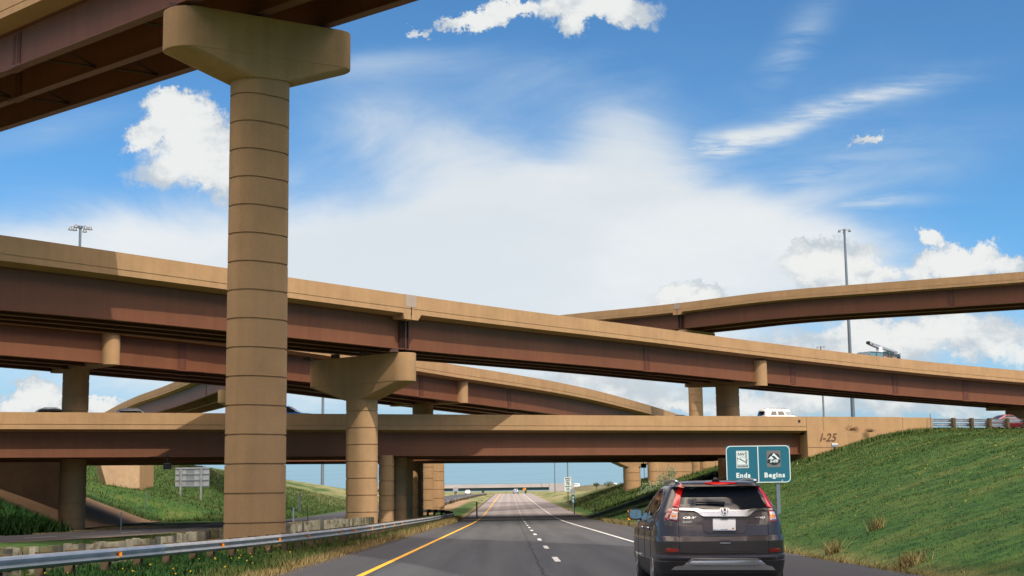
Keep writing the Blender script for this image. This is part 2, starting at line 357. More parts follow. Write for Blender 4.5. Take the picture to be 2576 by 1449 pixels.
# ground material
def ground_mat(name, blade=False):
    m = bpy.data.materials.new(name); m.use_nodes = True; t = NT(m.node_tree)
    b = m.node_tree.nodes['Principled BSDF']; pos = t.new('ShaderNodeNewGeometry').outputs['Position']
    s = t.new('ShaderNodeSeparateXYZ'); t.l.new(pos, s.inputs[0]); X, Y = s.outputs[0], s.outputs[1]
    flat = t.map(pos, scale=(1, 1, 0))
    n1 = t.noise(flat, .35, 5, .6); n2 = t.noise(flat, 1.6, 5, .65); n3 = t.noise(flat, 7, 3, .6)
    g = t.mix(t.mr(n2, .35, .65), (.012, .049, .011), (.040, .100, .018))
    g = t.mix(t.mr(n1, .42, .66, 0, .55), g, (.085, .122, .025))
    g = t.mix(t.mr(t.m('ADD', n1, t.m('MULTIPLY', n2, .6)), .90, 1.08, 0, .75), g, (.12, .115, .048))
    # dry grass strips beside the pavement
    rx = t.m('SUBTRACT', X, t.m('SUBTRACT', t.m('MULTIPLY', t.m('MINIMUM', Y, 150.0), -.0028), t.m('MULTIPLY', t.m('MAXIMUM', t.m('SUBTRACT', Y, 150.0), 0.0), .0042)))
    e1 = t.m('MULTIPLY', t.mr(rx, -5.8, -4.95), t.mr(rx, -3.5, -4.4)); e2 = t.m('MULTIPLY', t.mr(rx, 9.0, 7.9), t.mr(rx, 6.5, 7.0))
    ed = t.m('MULTIPLY', t.m('MAXIMUM', e1, t.m('MULTIPLY', e2, .45)), t.mr(n2, .30, .58))
    g = t.mix(ed, g, (.30, .215, .095))
    # far dry meadow
    fm = t.m('MULTIPLY', t.mr(Y, 190.0, 330.0, 0, .9), t.mr(t.noise(t.map(pos, scale=(.25, .06, 0)), 1.0, 4, .6), .36, .58))
    g = t.mix(fm, g, (.26, .235, .12))
    # bare earth in the median beyond the bridge
    eb = t.m('MULTIPLY', t.m('MULTIPLY', t.mr(rx, -12.5, -10.5), t.mr(rx, -7.0, -8.4)), t.m('MULTIPLY', t.mr(Y, 170.0, 200.0), t.mr(Y, 330.0, 300.0)))
    g = t.mix(t.m('MULTIPLY', eb, t.mr(n1, .3, .55)), g, (.33, .22, .14))
    if not blade:
        g = t.mix(t.mr(n3, .5, .8, 0, .5), g, (.075, .06, .035))
        gr = t.m('MULTIPLY', t.mr(rx, -5.3, -4.75), t.mr(rx, -3.6, -4.2)); g = t.mix(gr, g, (.07, .062, .055))
        oe = t.m('MULTIPLY', t.mr(X, -26.0, -28.0), t.m('MULTIPLY', t.mr(Y, 130.0, 122.0), t.mr(pos if False else s.outputs[2], .1, -.7)))
        g = t.mix(t.m('MULTIPLY', oe, t.mr(n2, .35, .6)), g, (.24, .17, .10))
        bn = t.new('ShaderNodeBump'); bn.inputs['Strength'].default_value = .7; bn.inputs['Distance'].default_value = .15
        t.l.new(n3, bn.inputs['Height']); t.l.new(bn.outputs[0], b.inputs['Normal'])
    else:
        at_ = t.new('ShaderNodeAttribute', attribute_name='tint'); gg = t.new('ShaderNodeSeparateColor'); t.l.new(at_.outputs['Color'], gg.inputs[0])
        g = t.mix(gg.outputs[1], g, (.36, .27, .12)); g = t.mix(gg.outputs[2], g, (.018, .070, .018))
        k = t.mr(gg.outputs[0], 0, 1, .7, 1.5, False); kk = t.new('ShaderNodeCombineXYZ')
        for i in range(3): t.l.new(k, kk.inputs[i])
        g = t.mix(1.0, g, kk.outputs[0], 'MULTIPLY')
    t.l.new(g, b.inputs['Base Color']); b.inputs['Roughness'].default_value = .9; b.inputs['Specular IOR Level'].default_value = .15
    return m
M['ground'] = ground_mat('grassy_ground'); M['blade'] = ground_mat('grass_blades', True)
o = link('ground', gridmesh(gx, gy, gz, 'ground'), M['ground']); o['kind'] = 'structure'

# roads
def asphalt(name):
    m = bpy.data.materials.new(name); m.use_nodes = True; t = NT(m.node_tree)
    b = m.node_tree.nodes['Principled BSDF']; pos = t.new('ShaderNodeNewGeometry').outputs['Position']
    s = t.new('ShaderNodeSeparateXYZ'); t.l.new(pos, s.inputs[0]); X, Y = s.outputs[0], s.outputs[1]
    rx = t.m('SUBTRACT', X, t.m('SUBTRACT', t.m('MULTIPLY', t.m('MINIMUM', Y, 150.0), -.0028), t.m('MULTIPLY', t.m('MAXIMUM', t.m('SUBTRACT', Y, 150.0), 0.0), .0042)))
    fine = t.noise(pos, 45, 3, .7); long_ = t.noise(t.map(pos, scale=(1.6, .06, 1)), 1.0, 5, .6); big = t.noise(pos, .25, 4, .6)
    c = t.mix(t.mr(fine, .35, .65), (.050, .055, .058), (.078, .083, .085))
    c = t.mix(t.mr(long_, .38, .62, 0, .85), c, (.044, .047, .050))
    # wheel paths
    wp = None
    for cx in (-1.9, -.25, 1.9, 3.4):
        q = t.mr(t.m('ABSOLUTE', t.m('SUBTRACT', rx, cx)), .55, .1)
        wp = q if wp is None else t.m('MAXIMUM', wp, q)
    c = t.mix(t.m('MULTIPLY', wp, .35), c, (.085, .086, .088))
    c = t.mix(t.mr(rx, 4.3, 4.5, 0, .55), c, (.046, .042, .042)); c = t.mix(t.mr(rx, -3.15, -3.35, 0, .55), c, (.045, .042, .043))
    # sealed crack wandering along the lane joint
    wv = t.m('MULTIPLY', t.m('SUBTRACT', t.noise(t.map(pos, scale=(0, .35, 0)), 1.0, 4, .7), .5), .45)
    ck = t.mr(t.m('ABSOLUTE', t.m('SUBTRACT', t.m('SUBTRACT', rx, .62), wv)), .035, .02)
    c = t.mix(t.m('MULTIPLY', ck, .8), c, (.014, .014, .016))
    far_tone = t.mix(t.mr(big, .3, .7), (.19, .165, .155), (.25, .22, .205))
    far_tone = t.mix(t.m('MULTIPLY', wp, .45), far_tone, (.30, .28, .27))
    c = t.mix(t.mr(Y, 124.0, 150.0), c, far_tone)  # paler, pinker asphalt mixed in with distance
    t.l.new(c, b.inputs['Base Color']); b.inputs['Roughness'].default_value = .75; b.inputs['Specular IOR Level'].default_value = .35
    bn = t.new('ShaderNodeBump'); bn.inputs['Strength'].default_value = .35; bn.inputs['Distance'].default_value = .01
    t.l.new(fine, bn.inputs['Height']); t.l.new(bn.outputs[0], b.inputs['Normal'])
    return m
M['asphalt'] = asphalt('asphalt')
M['asphalt2'] = pmat('dark_asphalt', (.055, .058, .064), .8, 0, .15, .5, .2, 20, .3, col2=(.19, .17, .16), c2scale=.02, c2lo=.6, c2hi=.8)
M['yellow'] = pmat('yellow_road_paint', (.80, .41, .014), .6, 0, .12, 3, .1, 20)
M['linew'] = pmat('white_road_paint', (.62, .62, .60), .6, 0, .12, 3, .1, 20)
def ribbon(ysamp, fx0, fx1, fz, nx=2):
    y = np.asarray(ysamp)[:, None]; tt = np.linspace(0, 1, nx)[None, :]
    gx = fx0(y) * (1 - tt) + fx1(y) * tt; gy = y + 0 * gx; return gridmesh(gx, gy, fz(gy) + 0 * gx, 'r')
ysr = np.concatenate([np.arange(-60, 200, 2.0), np.arange(200, 620, 5.0)])
def edgeL(y): return roadx(y) - 4.55 + .10 * vnoise(y, y * .3, .9, 4)
def edgeR(y): return roadx(y) + 7.25 + .10 * vnoise(y, y * .3, .8, 6)
o = link('road', ribbon(ysr, edgeL, edgeR, lambda y: zr(y), 14), M['asphalt']); o['kind'] = 'structure'
mk = MB()
def stripe(mb, x0, x1, ya, yb, step=2.0, dz=.006, cx=roadx):
    n = max(2, int((yb - ya) / step) + 1); y = np.linspace(ya, yb, n); c = cx(y); z = zr(y) + dz
    vs = []
    for i in range(n): vs += [(c[i] + x0, y[i], z[i]), (c[i] + x1, y[i], z[i])]
    mb.add(vs, [(2 * i, 2 * i + 1, 2 * i + 3, 2 * i + 2) for i in range(n - 1)])
def edge_extra(y): return 0
stripe(mk, -3.03, -2.89, -20, 150); stripe(mk, -3.03, -2.89, 150, 560, 5)
o = link('yellow_edge_line', mk.mesh(recalc=False), M['yellow']); o['kind'] = 'structure'
mk = MB()
stripe(mk, 4.26, 4.39, -20, 150); stripe(mk, 4.26, 4.39, 150, 560, 5)
o = link('white_edge_line', mk.mesh(recalc=False), M['linew']); o['kind'] = 'structure'
mk = MB(); yd = 34.1 - 61.8
while yd < 540:
    stripe(mk, 1.03, 1.17, yd, yd + 3.05, 1.5); yd += 10.3
o = link('white_lane_dashes', mk.mesh(recalc=False), M['linew']); o['kind'] = 'structure'
# opposite carriageway
yo = np.concatenate([np.arange(28, 200, 2.0), np.arange(200, 600, 6.0)])
OPPD = np.gradient(oppx(yo), yo)
def ozf(y): return terrain(oppx(np.asarray(y)) * 1.0, y) + .09
def osm(y, k=9):
    return sum(oppx(y + d) for d in np.linspace(-k, k, 7)) / 7
def ow(y): return np.sqrt(1 + np.interp(y, yo, OPPD) ** 2)
o = link('opposite_road', ribbon(yo, lambda y: osm(y) - 5.2 * ow(y), lambda y: osm(y) + 5.2 * ow(y), lambda y: ozf(y), 6), M['asphalt2']); o['kind'] = 'structure'
mk = MB()
def ostripe(off, wd, ya, yb, step=2.0):
    n = max(2, int((yb - ya) / step) + 1); y = np.linspace(ya, yb, n); c = osm(y) + off * ow(y); z = ozf(y) + .008
    vs = []
    for i in range(n): vs += [(c[i] - wd, y[i], z[i]), (c[i] + wd, y[i], z[i])]
    mk.add(vs, [(2 * i, 2 * i + 1, 2 * i + 3, 2 * i + 2) for i in range(n - 1)])
yd = 60
while yd < 300: ostripe(-.2, .09, yd, yd + 3); yd += 10
o = link('opposite_lane_dashes', mk.mesh(recalc=False), M['linew']); o['kind'] = 'structure'
mk = MB(); ostripe(4.3, .07, 40, 420, 3)
o = link('opposite_yellow_line', mk.mesh(recalc=False), M['yellow']); o['kind'] = 'structure'

# ------------------------------------------------------------------ bridges
M['splice'] = pmat('bolted_steel', (.14, .046, .022), .6, 0, .1, 1)
def catmull(pts, step=2.5):
    P_ = [Vector(p) for p in pts]; P_ = [2 * P_[0] - P_[1]] + P_ + [2 * P_[-1] - P_[-2]]; out = []
    for i in range(1, len(P_) - 2):
        a, b, c, d = P_[i - 1:i + 3]; n = max(2, int((c - b).length / step))
        for k in range(n):
            t = k / n
            out.append(.5 * ((2 * b) + (c - a) * t + (2 * a - 5 * b + 4 * c - d) * t * t + (3 * b - a - 3 * c + d) * t ** 3))
    out.append(P_[-2]); return out
def smooth_path(pts, it=3):
    for _ in range(it):
        q = list(pts)
        for i in range(1, len(pts) - 1): q[i] = (pts[i - 1] + pts[i] * 2 + pts[i + 1]) / 4
        pts = q
    return pts
class Path:
    def __init__(s, pts, it=12):
        s.p = smooth_path(catmull(pts), it); s.n = []
        for i in range(len(s.p)):
            d = s.p[min(i + 1, len(s.p) - 1)] - s.p[max(i - 1, 0)]; d.z = 0; d.normalize(); s.n.append(Vector((-d.y, d.x, 0)))
    def at_px(s, px, u=0):
        best = None
        for i in range(len(s.p)):
            for t in (0, .2, .4, .6, .8):
                q = s.p[i].lerp(s.p[min(i + 1, len(s.p) - 1)], t) + s.n[i] * u
                if q.y < 5: continue
                l = CR.transposed() @ (q - Vector((0, 0, CAMZ))); x = 1288 + F * l.x / -l.z
                if best is None or abs(x - px) < best[0]: best = (abs(x - px), q - s.n[i] * u, s.n[i], i)
        return best[1], best[2], best[3]
def sweep(path, sec, i0=0, i1=None, caps=True):
    mb = MB(); i1 = i1 or len(path.p)
    mb.loft([[path.p[i] + path.n[i] * u + Vector((0, 0, v)) for (u, v) in sec] for i in range(i0, i1)], True, caps)
    return mb.mesh()
def bridge(name, label, cat, path, Wd, k=1.0, ng=4, web=2.3, ov=1.2, gaps=(), group=None, steel='steel', splices=(), loc=None, stiff=(), barh=1.02, frames=False):
    base = path.p[len(path.p) // 2].copy(); base.z = float(terrain(base.x, base.y))
    t = thing(name, label, cat, base, 0, group)
    b, s1, s2 = -barh * k, -(barh + .33) * k, -(barh + .5) * k
    def L(nm, me, mt): return link(nm, me, M[mt], t, world=True)
    # barriers
    for side in (0, 1):
        f = (lambda u: u) if side == 0 else (lambda u: Wd - u)
        L('barrier', sweep(path, [(f(0), 0), (f(0), b + .045), (f(.035), b + .045), (f(.035), b), (f(.46), b), (f(.44), b + .2), (f(.28), b + .45), (f(.24), 0)]), 'conc')
    L('deck', sweep(path, [(.0, b - .004), (0, s1), (ov - .3, s2), (Wd - ov + .3, s2), (Wd, s1), (Wd, b - .004)]), 'conc')
    L('road_surface', sweep(path, [(.47, b + .03), (.47, b + .0), (Wd - .47, b), (Wd - .47, b + .03)]), 'asphalt2')
    H = -s2 + web
    for g in range(ng):
        u = ov + g * (Wd - 2 * ov) / (ng - 1); fw = .29 * k
        sec = [(u - .22, s2 + .002), (u - .22, s2 - .04), (u - .012, s2 - .04), (u - .012, -H + .055), (u - fw, -H + .055), (u - fw, -H),
               (u + fw, -H), (u + fw, -H + .055), (u + .012, -H + .055), (u + .012, s2 - .04), (u + .22, s2 - .04), (u + .22, s2 + .002)]
        go = L('girder', sweep(path, sec), steel)
        # bolted splice plates and stiffeners
        if g in (0, 1):
            for px in splices:
                q, n, i = path.at_px(px, u); d = Vector((n.y, -n.x, 0)); mb = MB()
                Mx = Matrix.Translation(q + n * u) @ Matrix((d, n, (0, 0, 1))).transposed().to_4x4()
                mb.box(-.42, .42, -.05, .05, -H + .16, s2 - .12, Mx)
                for c_ in range(2):
                    for bx in (0.12, .2, .28, .36):
                        for r_ in range(16):
                            z_ = -H + .3 + r_ * (web - .45) / 16; sx = bx if c_ else -bx
                            mb.box(sx - .022, sx + .022, -.075, -.045, z_ - .022, z_ + .022, Mx)
                mb.box(-.7, .7, -.3 * k, .3 * k, -H - .035, -H - .003, Mx)
                link('splice_plate', mb.mesh(), M['splice'], go, world=True)
            for px in stiff:
                q, n, i = path.at_px(px, u); d = Vector((n.y, -n.x, 0)); mb = MB()
                Mx = Matrix.Translation(q + n * u) @ Matrix((d, n, (0, 0, 1))).transposed().to_4x4()
                for dx in (-.5, -.3, .08, .3): mb.box(dx - .02, dx + .02, -.3, .3, -H + .06, s2 - .05, Mx)
                mb.box(-.14, .0, -.34, .34, -H - .02, s2, Mx, 0)
                link('bearing_stiffener', mb.mesh(), M['steel_dk'], go, world=True)
    # cross frames between the girders
    for i in (range(2, len(path.p) - 2, 4) if frames else ()):
        for g in range(ng - 1):
            mb = MB()
            u0 = ov + g * (Wd - 2 * ov) / (ng - 1); u1 = ov + (g + 1) * (Wd - 2 * ov) / (ng - 1)
            A_ = path.p[i] + path.n[i] * u0; B_ = path.p[i] + path.n[i] * u1
            for za, zb in ((s2 - .25, -H + .3), (-H + .3, s2 - .25), (-H + .3, -H + .3)):
                mb.tube([A_ + Vector((0, 0, za)), B_ + Vector((0, 0, zb))], .06, 4)
            L('cross_frame', mb.mesh(), 'steel_dk')
    for px in gaps:   # expansion joint: cover panel and corbel under the deck edge
        q, n, i = path.at_px(px, 0); d = Vector((n.y, -n.x, 0)); Mx = Matrix.Translation(q) @ Matrix((d, n, (0, 0, 1))).transposed().to_4x4()
        mb = MB(); mb.box(-.58, .52, -.014, .3, b + .16, .012, Mx); L('joint_cover_panel', mb.mesh(), 'conc_grey')
        mb = MB(); mb.box(-.05, .06, -.006, .2, s1 - .01, b + .158, Mx); L('joint_gap', mb.mesh(), 'black')
        for (a0, a1, c0, c1) in ((-.85, -.06, -.75, -.09), (.07, 1.05, .04, .7)):
            mb = MB(); vs = []
            for y_ in (.002, ov - .25):
                vs += [(a0, y_, s1 + .0 + (0 if y_ < .1 else -.12)), (a1, y_, s1 + (0 if y_ < .1 else -.12)), (c1, y_, s1 - .42), (c0, y_, s1 - .42)]
            mb.add([Mx @ Vector(v) for v in vs], [(0, 1, 2, 3), (4, 7, 6, 5), (0, 4, 5, 1), (1, 5, 6, 2), (2, 6, 7, 3), (3, 7, 4, 0)])
            L('joint_corbel', mb.mesh(), 'conc')
    return t, H
def stadium(a, b, n=10):
    """length a (x), width b (y)"""
    r = b / 2; h = max(a / 2 - r, 0); o = []
    for k in range(n + 1): t = -math.pi / 2 + math.pi * k / n; o.append((h + r * math.cos(t), r * math.sin(t)))
    for k in range(n + 1): t = math.pi / 2 + math.pi * k / n; o.append((-h + r * math.cos(t), r * math.sin(t)))
    return o
def column(parent, c, ax, a, b, z0, z1, js=1.22, mat='conc', name='column', top0=None):
    ax = Vector((ax.x, ax.y, 0)).normalized(); ay = Vector((-ax.y, ax.x, 0)); mb = MB(); rings = []
    def ring(z, ins): return [Vector((c.x, c.y, z)) + ax * x + ay * y for (x, y) in stadium(a - 2 * ins, b - 2 * ins)]
    z = z1; rings.append(ring(z1, 0)); zj = z1 - (top0 or js * .75)
    while zj > z0:
        rings += [ring(zj + .036, 0), ring(zj + .03, .06), ring(zj - .03, .06), ring(zj - .036, 0)]; zj -= js
    rings.append(ring(z0, 0)); mb.loft(rings)
    me = mb.mesh(); autosmooth(me, 30)
    return link(name, me, M[mat], parent, world=True)
def hammer(parent, c, ax, L_, wd, ztop, hend, htot, a, mat='conc', tilt=0):
    ax = Vector((ax.x, ax.y, 0)).normalized(); ay = Vector((-ax.y, ax.x, 0)); mb = MB()
    def ring(z, ln, w2): return [Vector((c.x, c.y, z + tilt * x)) + ax * x + ay * y for (x, y) in stadium(ln, w2, 14)]
    rr = [ring(ztop, L_ - .06, wd - .06), ring(ztop - .03, L_, wd), ring(ztop - hend + .06, L_, wd), ring(ztop - hend + .02, L_ - .03, wd - .02), ring(ztop - hend, L_ - .12, wd - .06)]
    for t in (.03, .35, .7, .95, 1.0):
        ln = (L_ - .12) * (1 - t) + (a + .5) * t; rr.append(ring(ztop - hend - (htot - hend) * t, ln, wd - .06))
    mb.loft(rr); me = mb.mesh(); autosmooth(me, 28)
    return link('pier_cap', me, M[mat], parent, world=True)
def bearings(parent, path, i, Wd, ov, ng, ztop, zb, off=0):
    for g in range(ng):
        u = ov + g * (Wd - 2 * ov) / (ng - 1); q = path.p[i] + path.n[i] * u
        mb = MB(); mb.box(q.x - .3, q.x + .3, q.y - .3, q.y + .3, ztop - .01, zb + .02); link('bearing', mb.mesh(), M['steel_dk'], parent, world=True)
def gz_(x, y): return float(terrain(x, y))
def integral(parent, path, px, H, Wd, k, s2, ucol, ab=(2.5, 1.75), rad=.7, uend=None, ov=1.2, zbot=None, js=1.22):
    q, n, i = path.at_px(px, ov); mb = MB(); L_ = (uend or Wd - .6) - (ov - rad)
    c = q + n * (ov - rad + L_ / 2); mb.loft([[Vector((c.x, c.y, q.z + z)) + n * x + Vector((-n.y, n.x, 0)) * y for (x, y) in stadium(L_, 2 * rad, 12)] for z in (s2 + .05, -H - .02, -H - .06)])
    me = mb.mesh(); autosmooth(me); link('pier_cap', me, M['conc'], parent, world=True)
    cc = q + n * ucol
    column(parent, cc, n, ab[0], ab[1], gz_(cc.x, cc.y) - .5, q.z - H - .04, js)

# --- main ramp sweeping left to right in the middle of the picture
pA = Path([at(*p) for p in ((-420, 536, 66), (-200, 562, 69), (0, 589.3, 73.5), (252, 627.5, 80), (568, 674.5, 88.5), (722, 696.7, 92.5), (1040, 743.5, 101), (1342, 785, 113.5), (1600, 818, 124.5),
                            (1892, 857.6, 137), (2266, 903, 152), (2576, 933, 162), (2850, 957, 171), (3200, 985, 181))], 8)
pA.n = [Vector((v.x, v.y, .045)) for v in pA.n]
bA, HA = bridge('flyover_bridge', 'long flyover crossing the whole picture from left down to the right, carrying a bucket truck', 'bridge',
                pA, 11.4, 1.0, 4, 2.33, 1.35, gaps=(1041,), splices=(-30, 1628, 1990, 2250, 2425), stiff=(1016,), group='flyover ramps')
q, n, i2 = pA.at_px(1020, 1.2)
cP2 = q + n * 5.5; zt = q.z - HA - .22
hammer(bA, cP2, n, 10.2, 1.9, zt, 2.05, 3.15, 2.5); bearings(bA, pA, i2, 11.4, 1.2, 4, zt, q.z - HA)
column(bA, cP2, n, 2.55, 1.85, gz_(cP2.x, cP2.y) - .6, zt - 3.1)
integral(bA, pA, 1906, HA, 11.4, 1, -1.52, 5.4)
integral(bA, pA, 2640, HA, 11.4, 1, -1.52, 5.4, ab=(4.6, 2.2))
# --- second ramp behind it, bending away to the right
pB = Path([at(*p) for p in ((-300, 735, 99), (-150, 742, 101), (0, 757, 104), (307, 789, 109.5), (565, 821, 117.5), (800, 853.5, 130), (1050, 901, 148), (1176, 923, 157), (1303, 943, 166.5), (1476, 976.6, 186), (1629, 1018, 221), (1706, 1042, 252), (1790, 1066, 290), (1850, 1085, 330))], 8)
bB, HB = bridge('curved_flyover', 'curved tan and red-brown flyover passing under the main ramp and bending away to the right', 'bridge',
                pB, 11.4, 1.0, 4, 2.33, 1.35, splices=(460, 1060, 1280, 1560), group='flyover ramps')
integral(bB, pB, 285, HB, 11.4, 1, -1.52, 7.0, ab=(2.0, 2.1))
integral(bB, pB, 1160, HB, 11.4, 1, -1.52, 6.4)
# --- high ramp at the upper right
pC = Path([at(*p) for p in ((1180, 823, 246), (1300, 807, 239), (1411, 792, 232), (1720, 762, 215), (1916, 734, 205), (2137, 717, 196), (2347, 701, 188), (2576, 683, 181), (2800, 667, 174), (3200, 640, 162))], 10)
bC, HC = bridge('high_flyover', 'highest tan flyover rising to the right edge behind the tall light pole', 'bridge', pC, 10.4, 1.0, 3, 2.33, 1.2, gaps=(1703,), splices=(2385,), stiff=(1712,), group='flyover ramps')
q, n, i3 = pC.at_px(1716, 1.2); cc = q + n * 4.8; zt = q.z - HC - .2
hammer(bC, cc, n, 8.4, 1.9, zt, 1.8, 2.9, 2.5)
cc = at(1750, 1000, cc.y); cc.z = 0
column(bC, cc, n, 2.3, 2.0, gz_(cc.x, cc.y) - .5, zt - 2.8)
# --- distant ramp curving down at the left
pD = Path([at(*p) for p in ((150, 1112, 470), (200, 1081, 400), (259, 1040, 330), (333, 1001.6, 280), (407, 974, 248), (470, 947, 224), (541, 914, 203), (640, 870, 182), (700, 850, 172))], 6)
bD, HD = bridge('distant_flyover', 'distant curved flyover with shaded red-brown girders arching down behind the parked-looking cars at the left', 'bridge', pD, 10.4, 1.0, 3, 2.33, 1.2, splices=(520,), group='flyover ramps')
bD['label'] = 'distant flyover arching down to the left behind the large column, its girder side in shade'
q, n, i = pD.at_px(572, 1.2); hammer(bD, q + n * 4, n, 8.2, 1.9, q.z - HD - .2, 1.8, 2.9, 2.5); cc = q + n * 4; column(bD, cc, n, 2.3, 1.9, gz_(cc.x, cc.y) - .5, q.z - HD - 3)
# --- nearest flyover overhead, upper left
kN = 1.0; WN = 9.5; ovN = 1.35; webN = 1.95; HN = 1.37 + webN
LN_, RN_ = at(422, 20, 55.0), at(868, 97, 61.2)
ztN = (LN_.z + RN_.z) / 2; ctr = (LN_ + RN_) / 2; offN = -.45; nN = Vector((.73, .68, 0)).normalized(); dN = Vector((nN.y, -nN.x, 0))
TN = (RN_.z - LN_.z) / ((RN_ - LN_).xy.length)
def nP(t, sl=.062, cv=0): return ctr + nN * (offN - WN / 2) - dN * t * 1.0 + Vector((0, 0, HN + .2 + (ztN - ctr.z) + sl * t + TN * (offN - WN / 2)))
_o = nP(-15); _z = lambda d: Vector((0, 0, -.02 * d))
# nearest part swings towards the viewer, out of the picture overhead
pN = Path([nP(t) for t in (120, 90, 60, 30, 10, 0, -8)] + [_o] + [_o + Vector(v) for v in ((4.7, -8.3, -.4), (8.6, -17, -.9), (11.8, -27, -1.3), (14, -38, -1.8), (15.5, -52, -2.3))], 4)
TN = (RN_.z - LN_.z) / ((RN_ - LN_).xy.length)
pN.n = [Vector((v.x, v.y, TN)) for v in pN.n]
bN, _ = bridge('overhead_flyover', 'nearest flyover passing overhead at the upper left, its dark underside showing three girders', 'bridge', pN, WN, kN, 3, webN, ovN, splices=(50,), group='flyover ramps', barh=.87, frames=True)
hammer(bN, ctr, nN, (RN_ - LN_).xy.length, 1.95, ztN, 1.68, 2.6, 2.5, tilt=TN)
column(bN, ctr, nN, 2.6, 1.72, gz_(ctr.x, ctr.y) - .8, ztN - 2.45, 1.17)
for g in range(3):
    u = ovN + g * (WN - 2 * ovN) / 2; qq = nP(0) + nN * u; mb = MB(); dz_ = TN * (u - WN / 2 + offN); mb.box(qq.x - .35, qq.x + .35, qq.y - .35, qq.y + .35, ztN + dz_ - .06, ztN + dz_ + .22); link('bearing', mb.mesh(), M['steel_dk'], bN, world=True)

# --- low highway bridge across the road
dI = Vector((1, .35, 0)).normalized(); nI = Vector((-dI.y, dI.x, 0)); ZI = 7.62
def iP(x, u=0, z=ZI): return Vector((x, 118.5 + .35 * x, z)) + nI * u
XE = (at(2029, 1100, 127.8)).x
pI = Path([iP(x) for x in (-140, -110, -80, -60, -40, -20, 0, 12, XE)], 0)
bI, HI = bridge('highway_bridge', 'low straight highway bridge spanning the road, with cars showing above its parapet', 'bridge', pI, 14.6, 1.0, 6, 1.9, 1.3, barh=.93)
pI2 = Path([iP(x, 17.6) for x in (-140, -110, -80, -60, -40, -20, 0, 12, XE + 5)], 0)
bI2, HI2 = bridge('highway_bridge', 'parallel rear span of the low highway bridge, seen only from below as a dark strip', 'bridge', pI2, 14.6, 1.0, 6, 1.9, 1.3, barh=.93)
# small weep plate on the parapet
mb = MB(); q = iP(XE - .7, -.012, ZI - .42); mb.box(q.x - .12, q.x + .12, q.y - .02, q.y + .02, q.z - .12, q.z + .12); link('drain_plate', mb.mesh(), M['black'], bI, world=True)
# median pier columns
for (uu, px) in ((1.6, 972), (7.3, 1006), (12.5, 1022), (20.5, 1036), (26.5, 1046), (30.5, 1050)):
    par = bI if uu < 15 else bI2
    q = at(px, 1200, 100); sx = q.x / q.y
    # point on the line y = sx^-1 x meeting offset uu
    yq = (118.5 + uu * (nI.y - .35 * nI.x)) / (1 - .35 * sx); c_ = Vector((sx * yq, yq, 0))
    column(par, c_, dI if False else Vector((0, 1, 0)), 2.2, 1.15, gz_(c_.x, c_.y) - .5, ZI - HI + .06, 1.18)
# right abutment and wing wall
t = thing('abutment_wall', 'tan abutment and wing wall marked I-25 on the right above the grass slope', 'abutment', iP(XE + 4, 0, 4))
zb = 1.5
def ibox(mb, x0, x1, u0, u1, z0, z1):
    vs = [iP(x, u, z) for z in (z0, z1) for u in (u0, u1) for x in (x0, x1)]
    mb.add(vs, [(0, 1, 3, 2), (4, 6, 7, 5), (0, 4, 5, 1), (2, 3, 7, 6), (0, 2, 6, 4), (1, 5, 7, 3)])
mb = MB(); ibox(mb, XE + .02, XE + 13, -.06, .5, zb, ZI - 1.30); ibox(mb, XE + .02, XE + 13, -.035, .45, ZI - 1.30, ZI - 1.27)
ibox(mb, XE + .02, XE + 1.2, .5, 14, zb, ZI - 1.6)
wl = link('wing_wall', mb.mesh(), M['conc'], t, world=True)
mb = MB(); ibox(mb, XE + .02, XE + 13, -.068, -.058, 4.85, 4.89); link('wall_joint', mb.mesh(), M['steel_dk'], t, world=True)
XW = at(2342, 1060, 132.5).x
mb = MB()
for (xa, xb) in ((XE + .03, XE + 1.62), (XE + 1.65, XE + 9.5), (XE + 9.53, XW)):
    f0 = ZI + (0 if xa < XE + 9 else -.03)
    ibox(mb, xa, xb, -.0, .28, ZI - 1.262, f0)
link('barrier', mb.mesh(), M['conc'], t, world=True)
tm = text_mesh('I-25', 1.02, .022, .32, .01, 'CENTER', 1.05)
Mt = Matrix.Translation(iP(XE + 1.95, -.075, 5.72)) @ Matrix((dI, Vector((0, 0, 1)), -nI)).transposed().to_4x4()
tm.transform(Mt); link('lettering', tm, pmat('brown_lettering', (.13, .055, .03), .8, 0, .1, 3), t, world=True)
# left abutments with concrete slope paving
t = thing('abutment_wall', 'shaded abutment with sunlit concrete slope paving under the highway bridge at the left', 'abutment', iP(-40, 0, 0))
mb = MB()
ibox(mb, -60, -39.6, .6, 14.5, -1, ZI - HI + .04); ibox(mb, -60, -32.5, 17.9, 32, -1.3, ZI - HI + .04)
link('wall', mb.mesh(), pmat('shade_darkened_concrete', (.16, .11, .07), .9, 0, .2, .6), t, world=True)  # wall colour darkened to put in the deep shade under the bridge
ny_, nx_ = 30, 14; gx2 = np.zeros((ny_, nx_)); gy2 = gx2.copy()
for a in range(ny_):
    for b_ in range(nx_):
        xq = -34.9 - 14 * b_ / (nx_ - 1); y0_ = 118.5 + .35 * xq + 1.0; yy = y0_ + 35.5 * a / (ny_ - 1); gy2[a, b_] = yy - (0 if b_ < 0 else 0); gx2[a, b_] = -34.9 - 14 * b_ / (nx_ - 1) + .04 * (yy - 112) * 0
sp = gridmesh(gx2, gy2, terrain(gx2, gy2) + .10, 'slope_paving'); link('slope_paving', sp, pmat('shade_toned_slope_concrete', (.27, .175, .095), .9, 0, .15, .6), t, world=True)  # paving concrete, its colour darkened to deepen the shade below the bridge
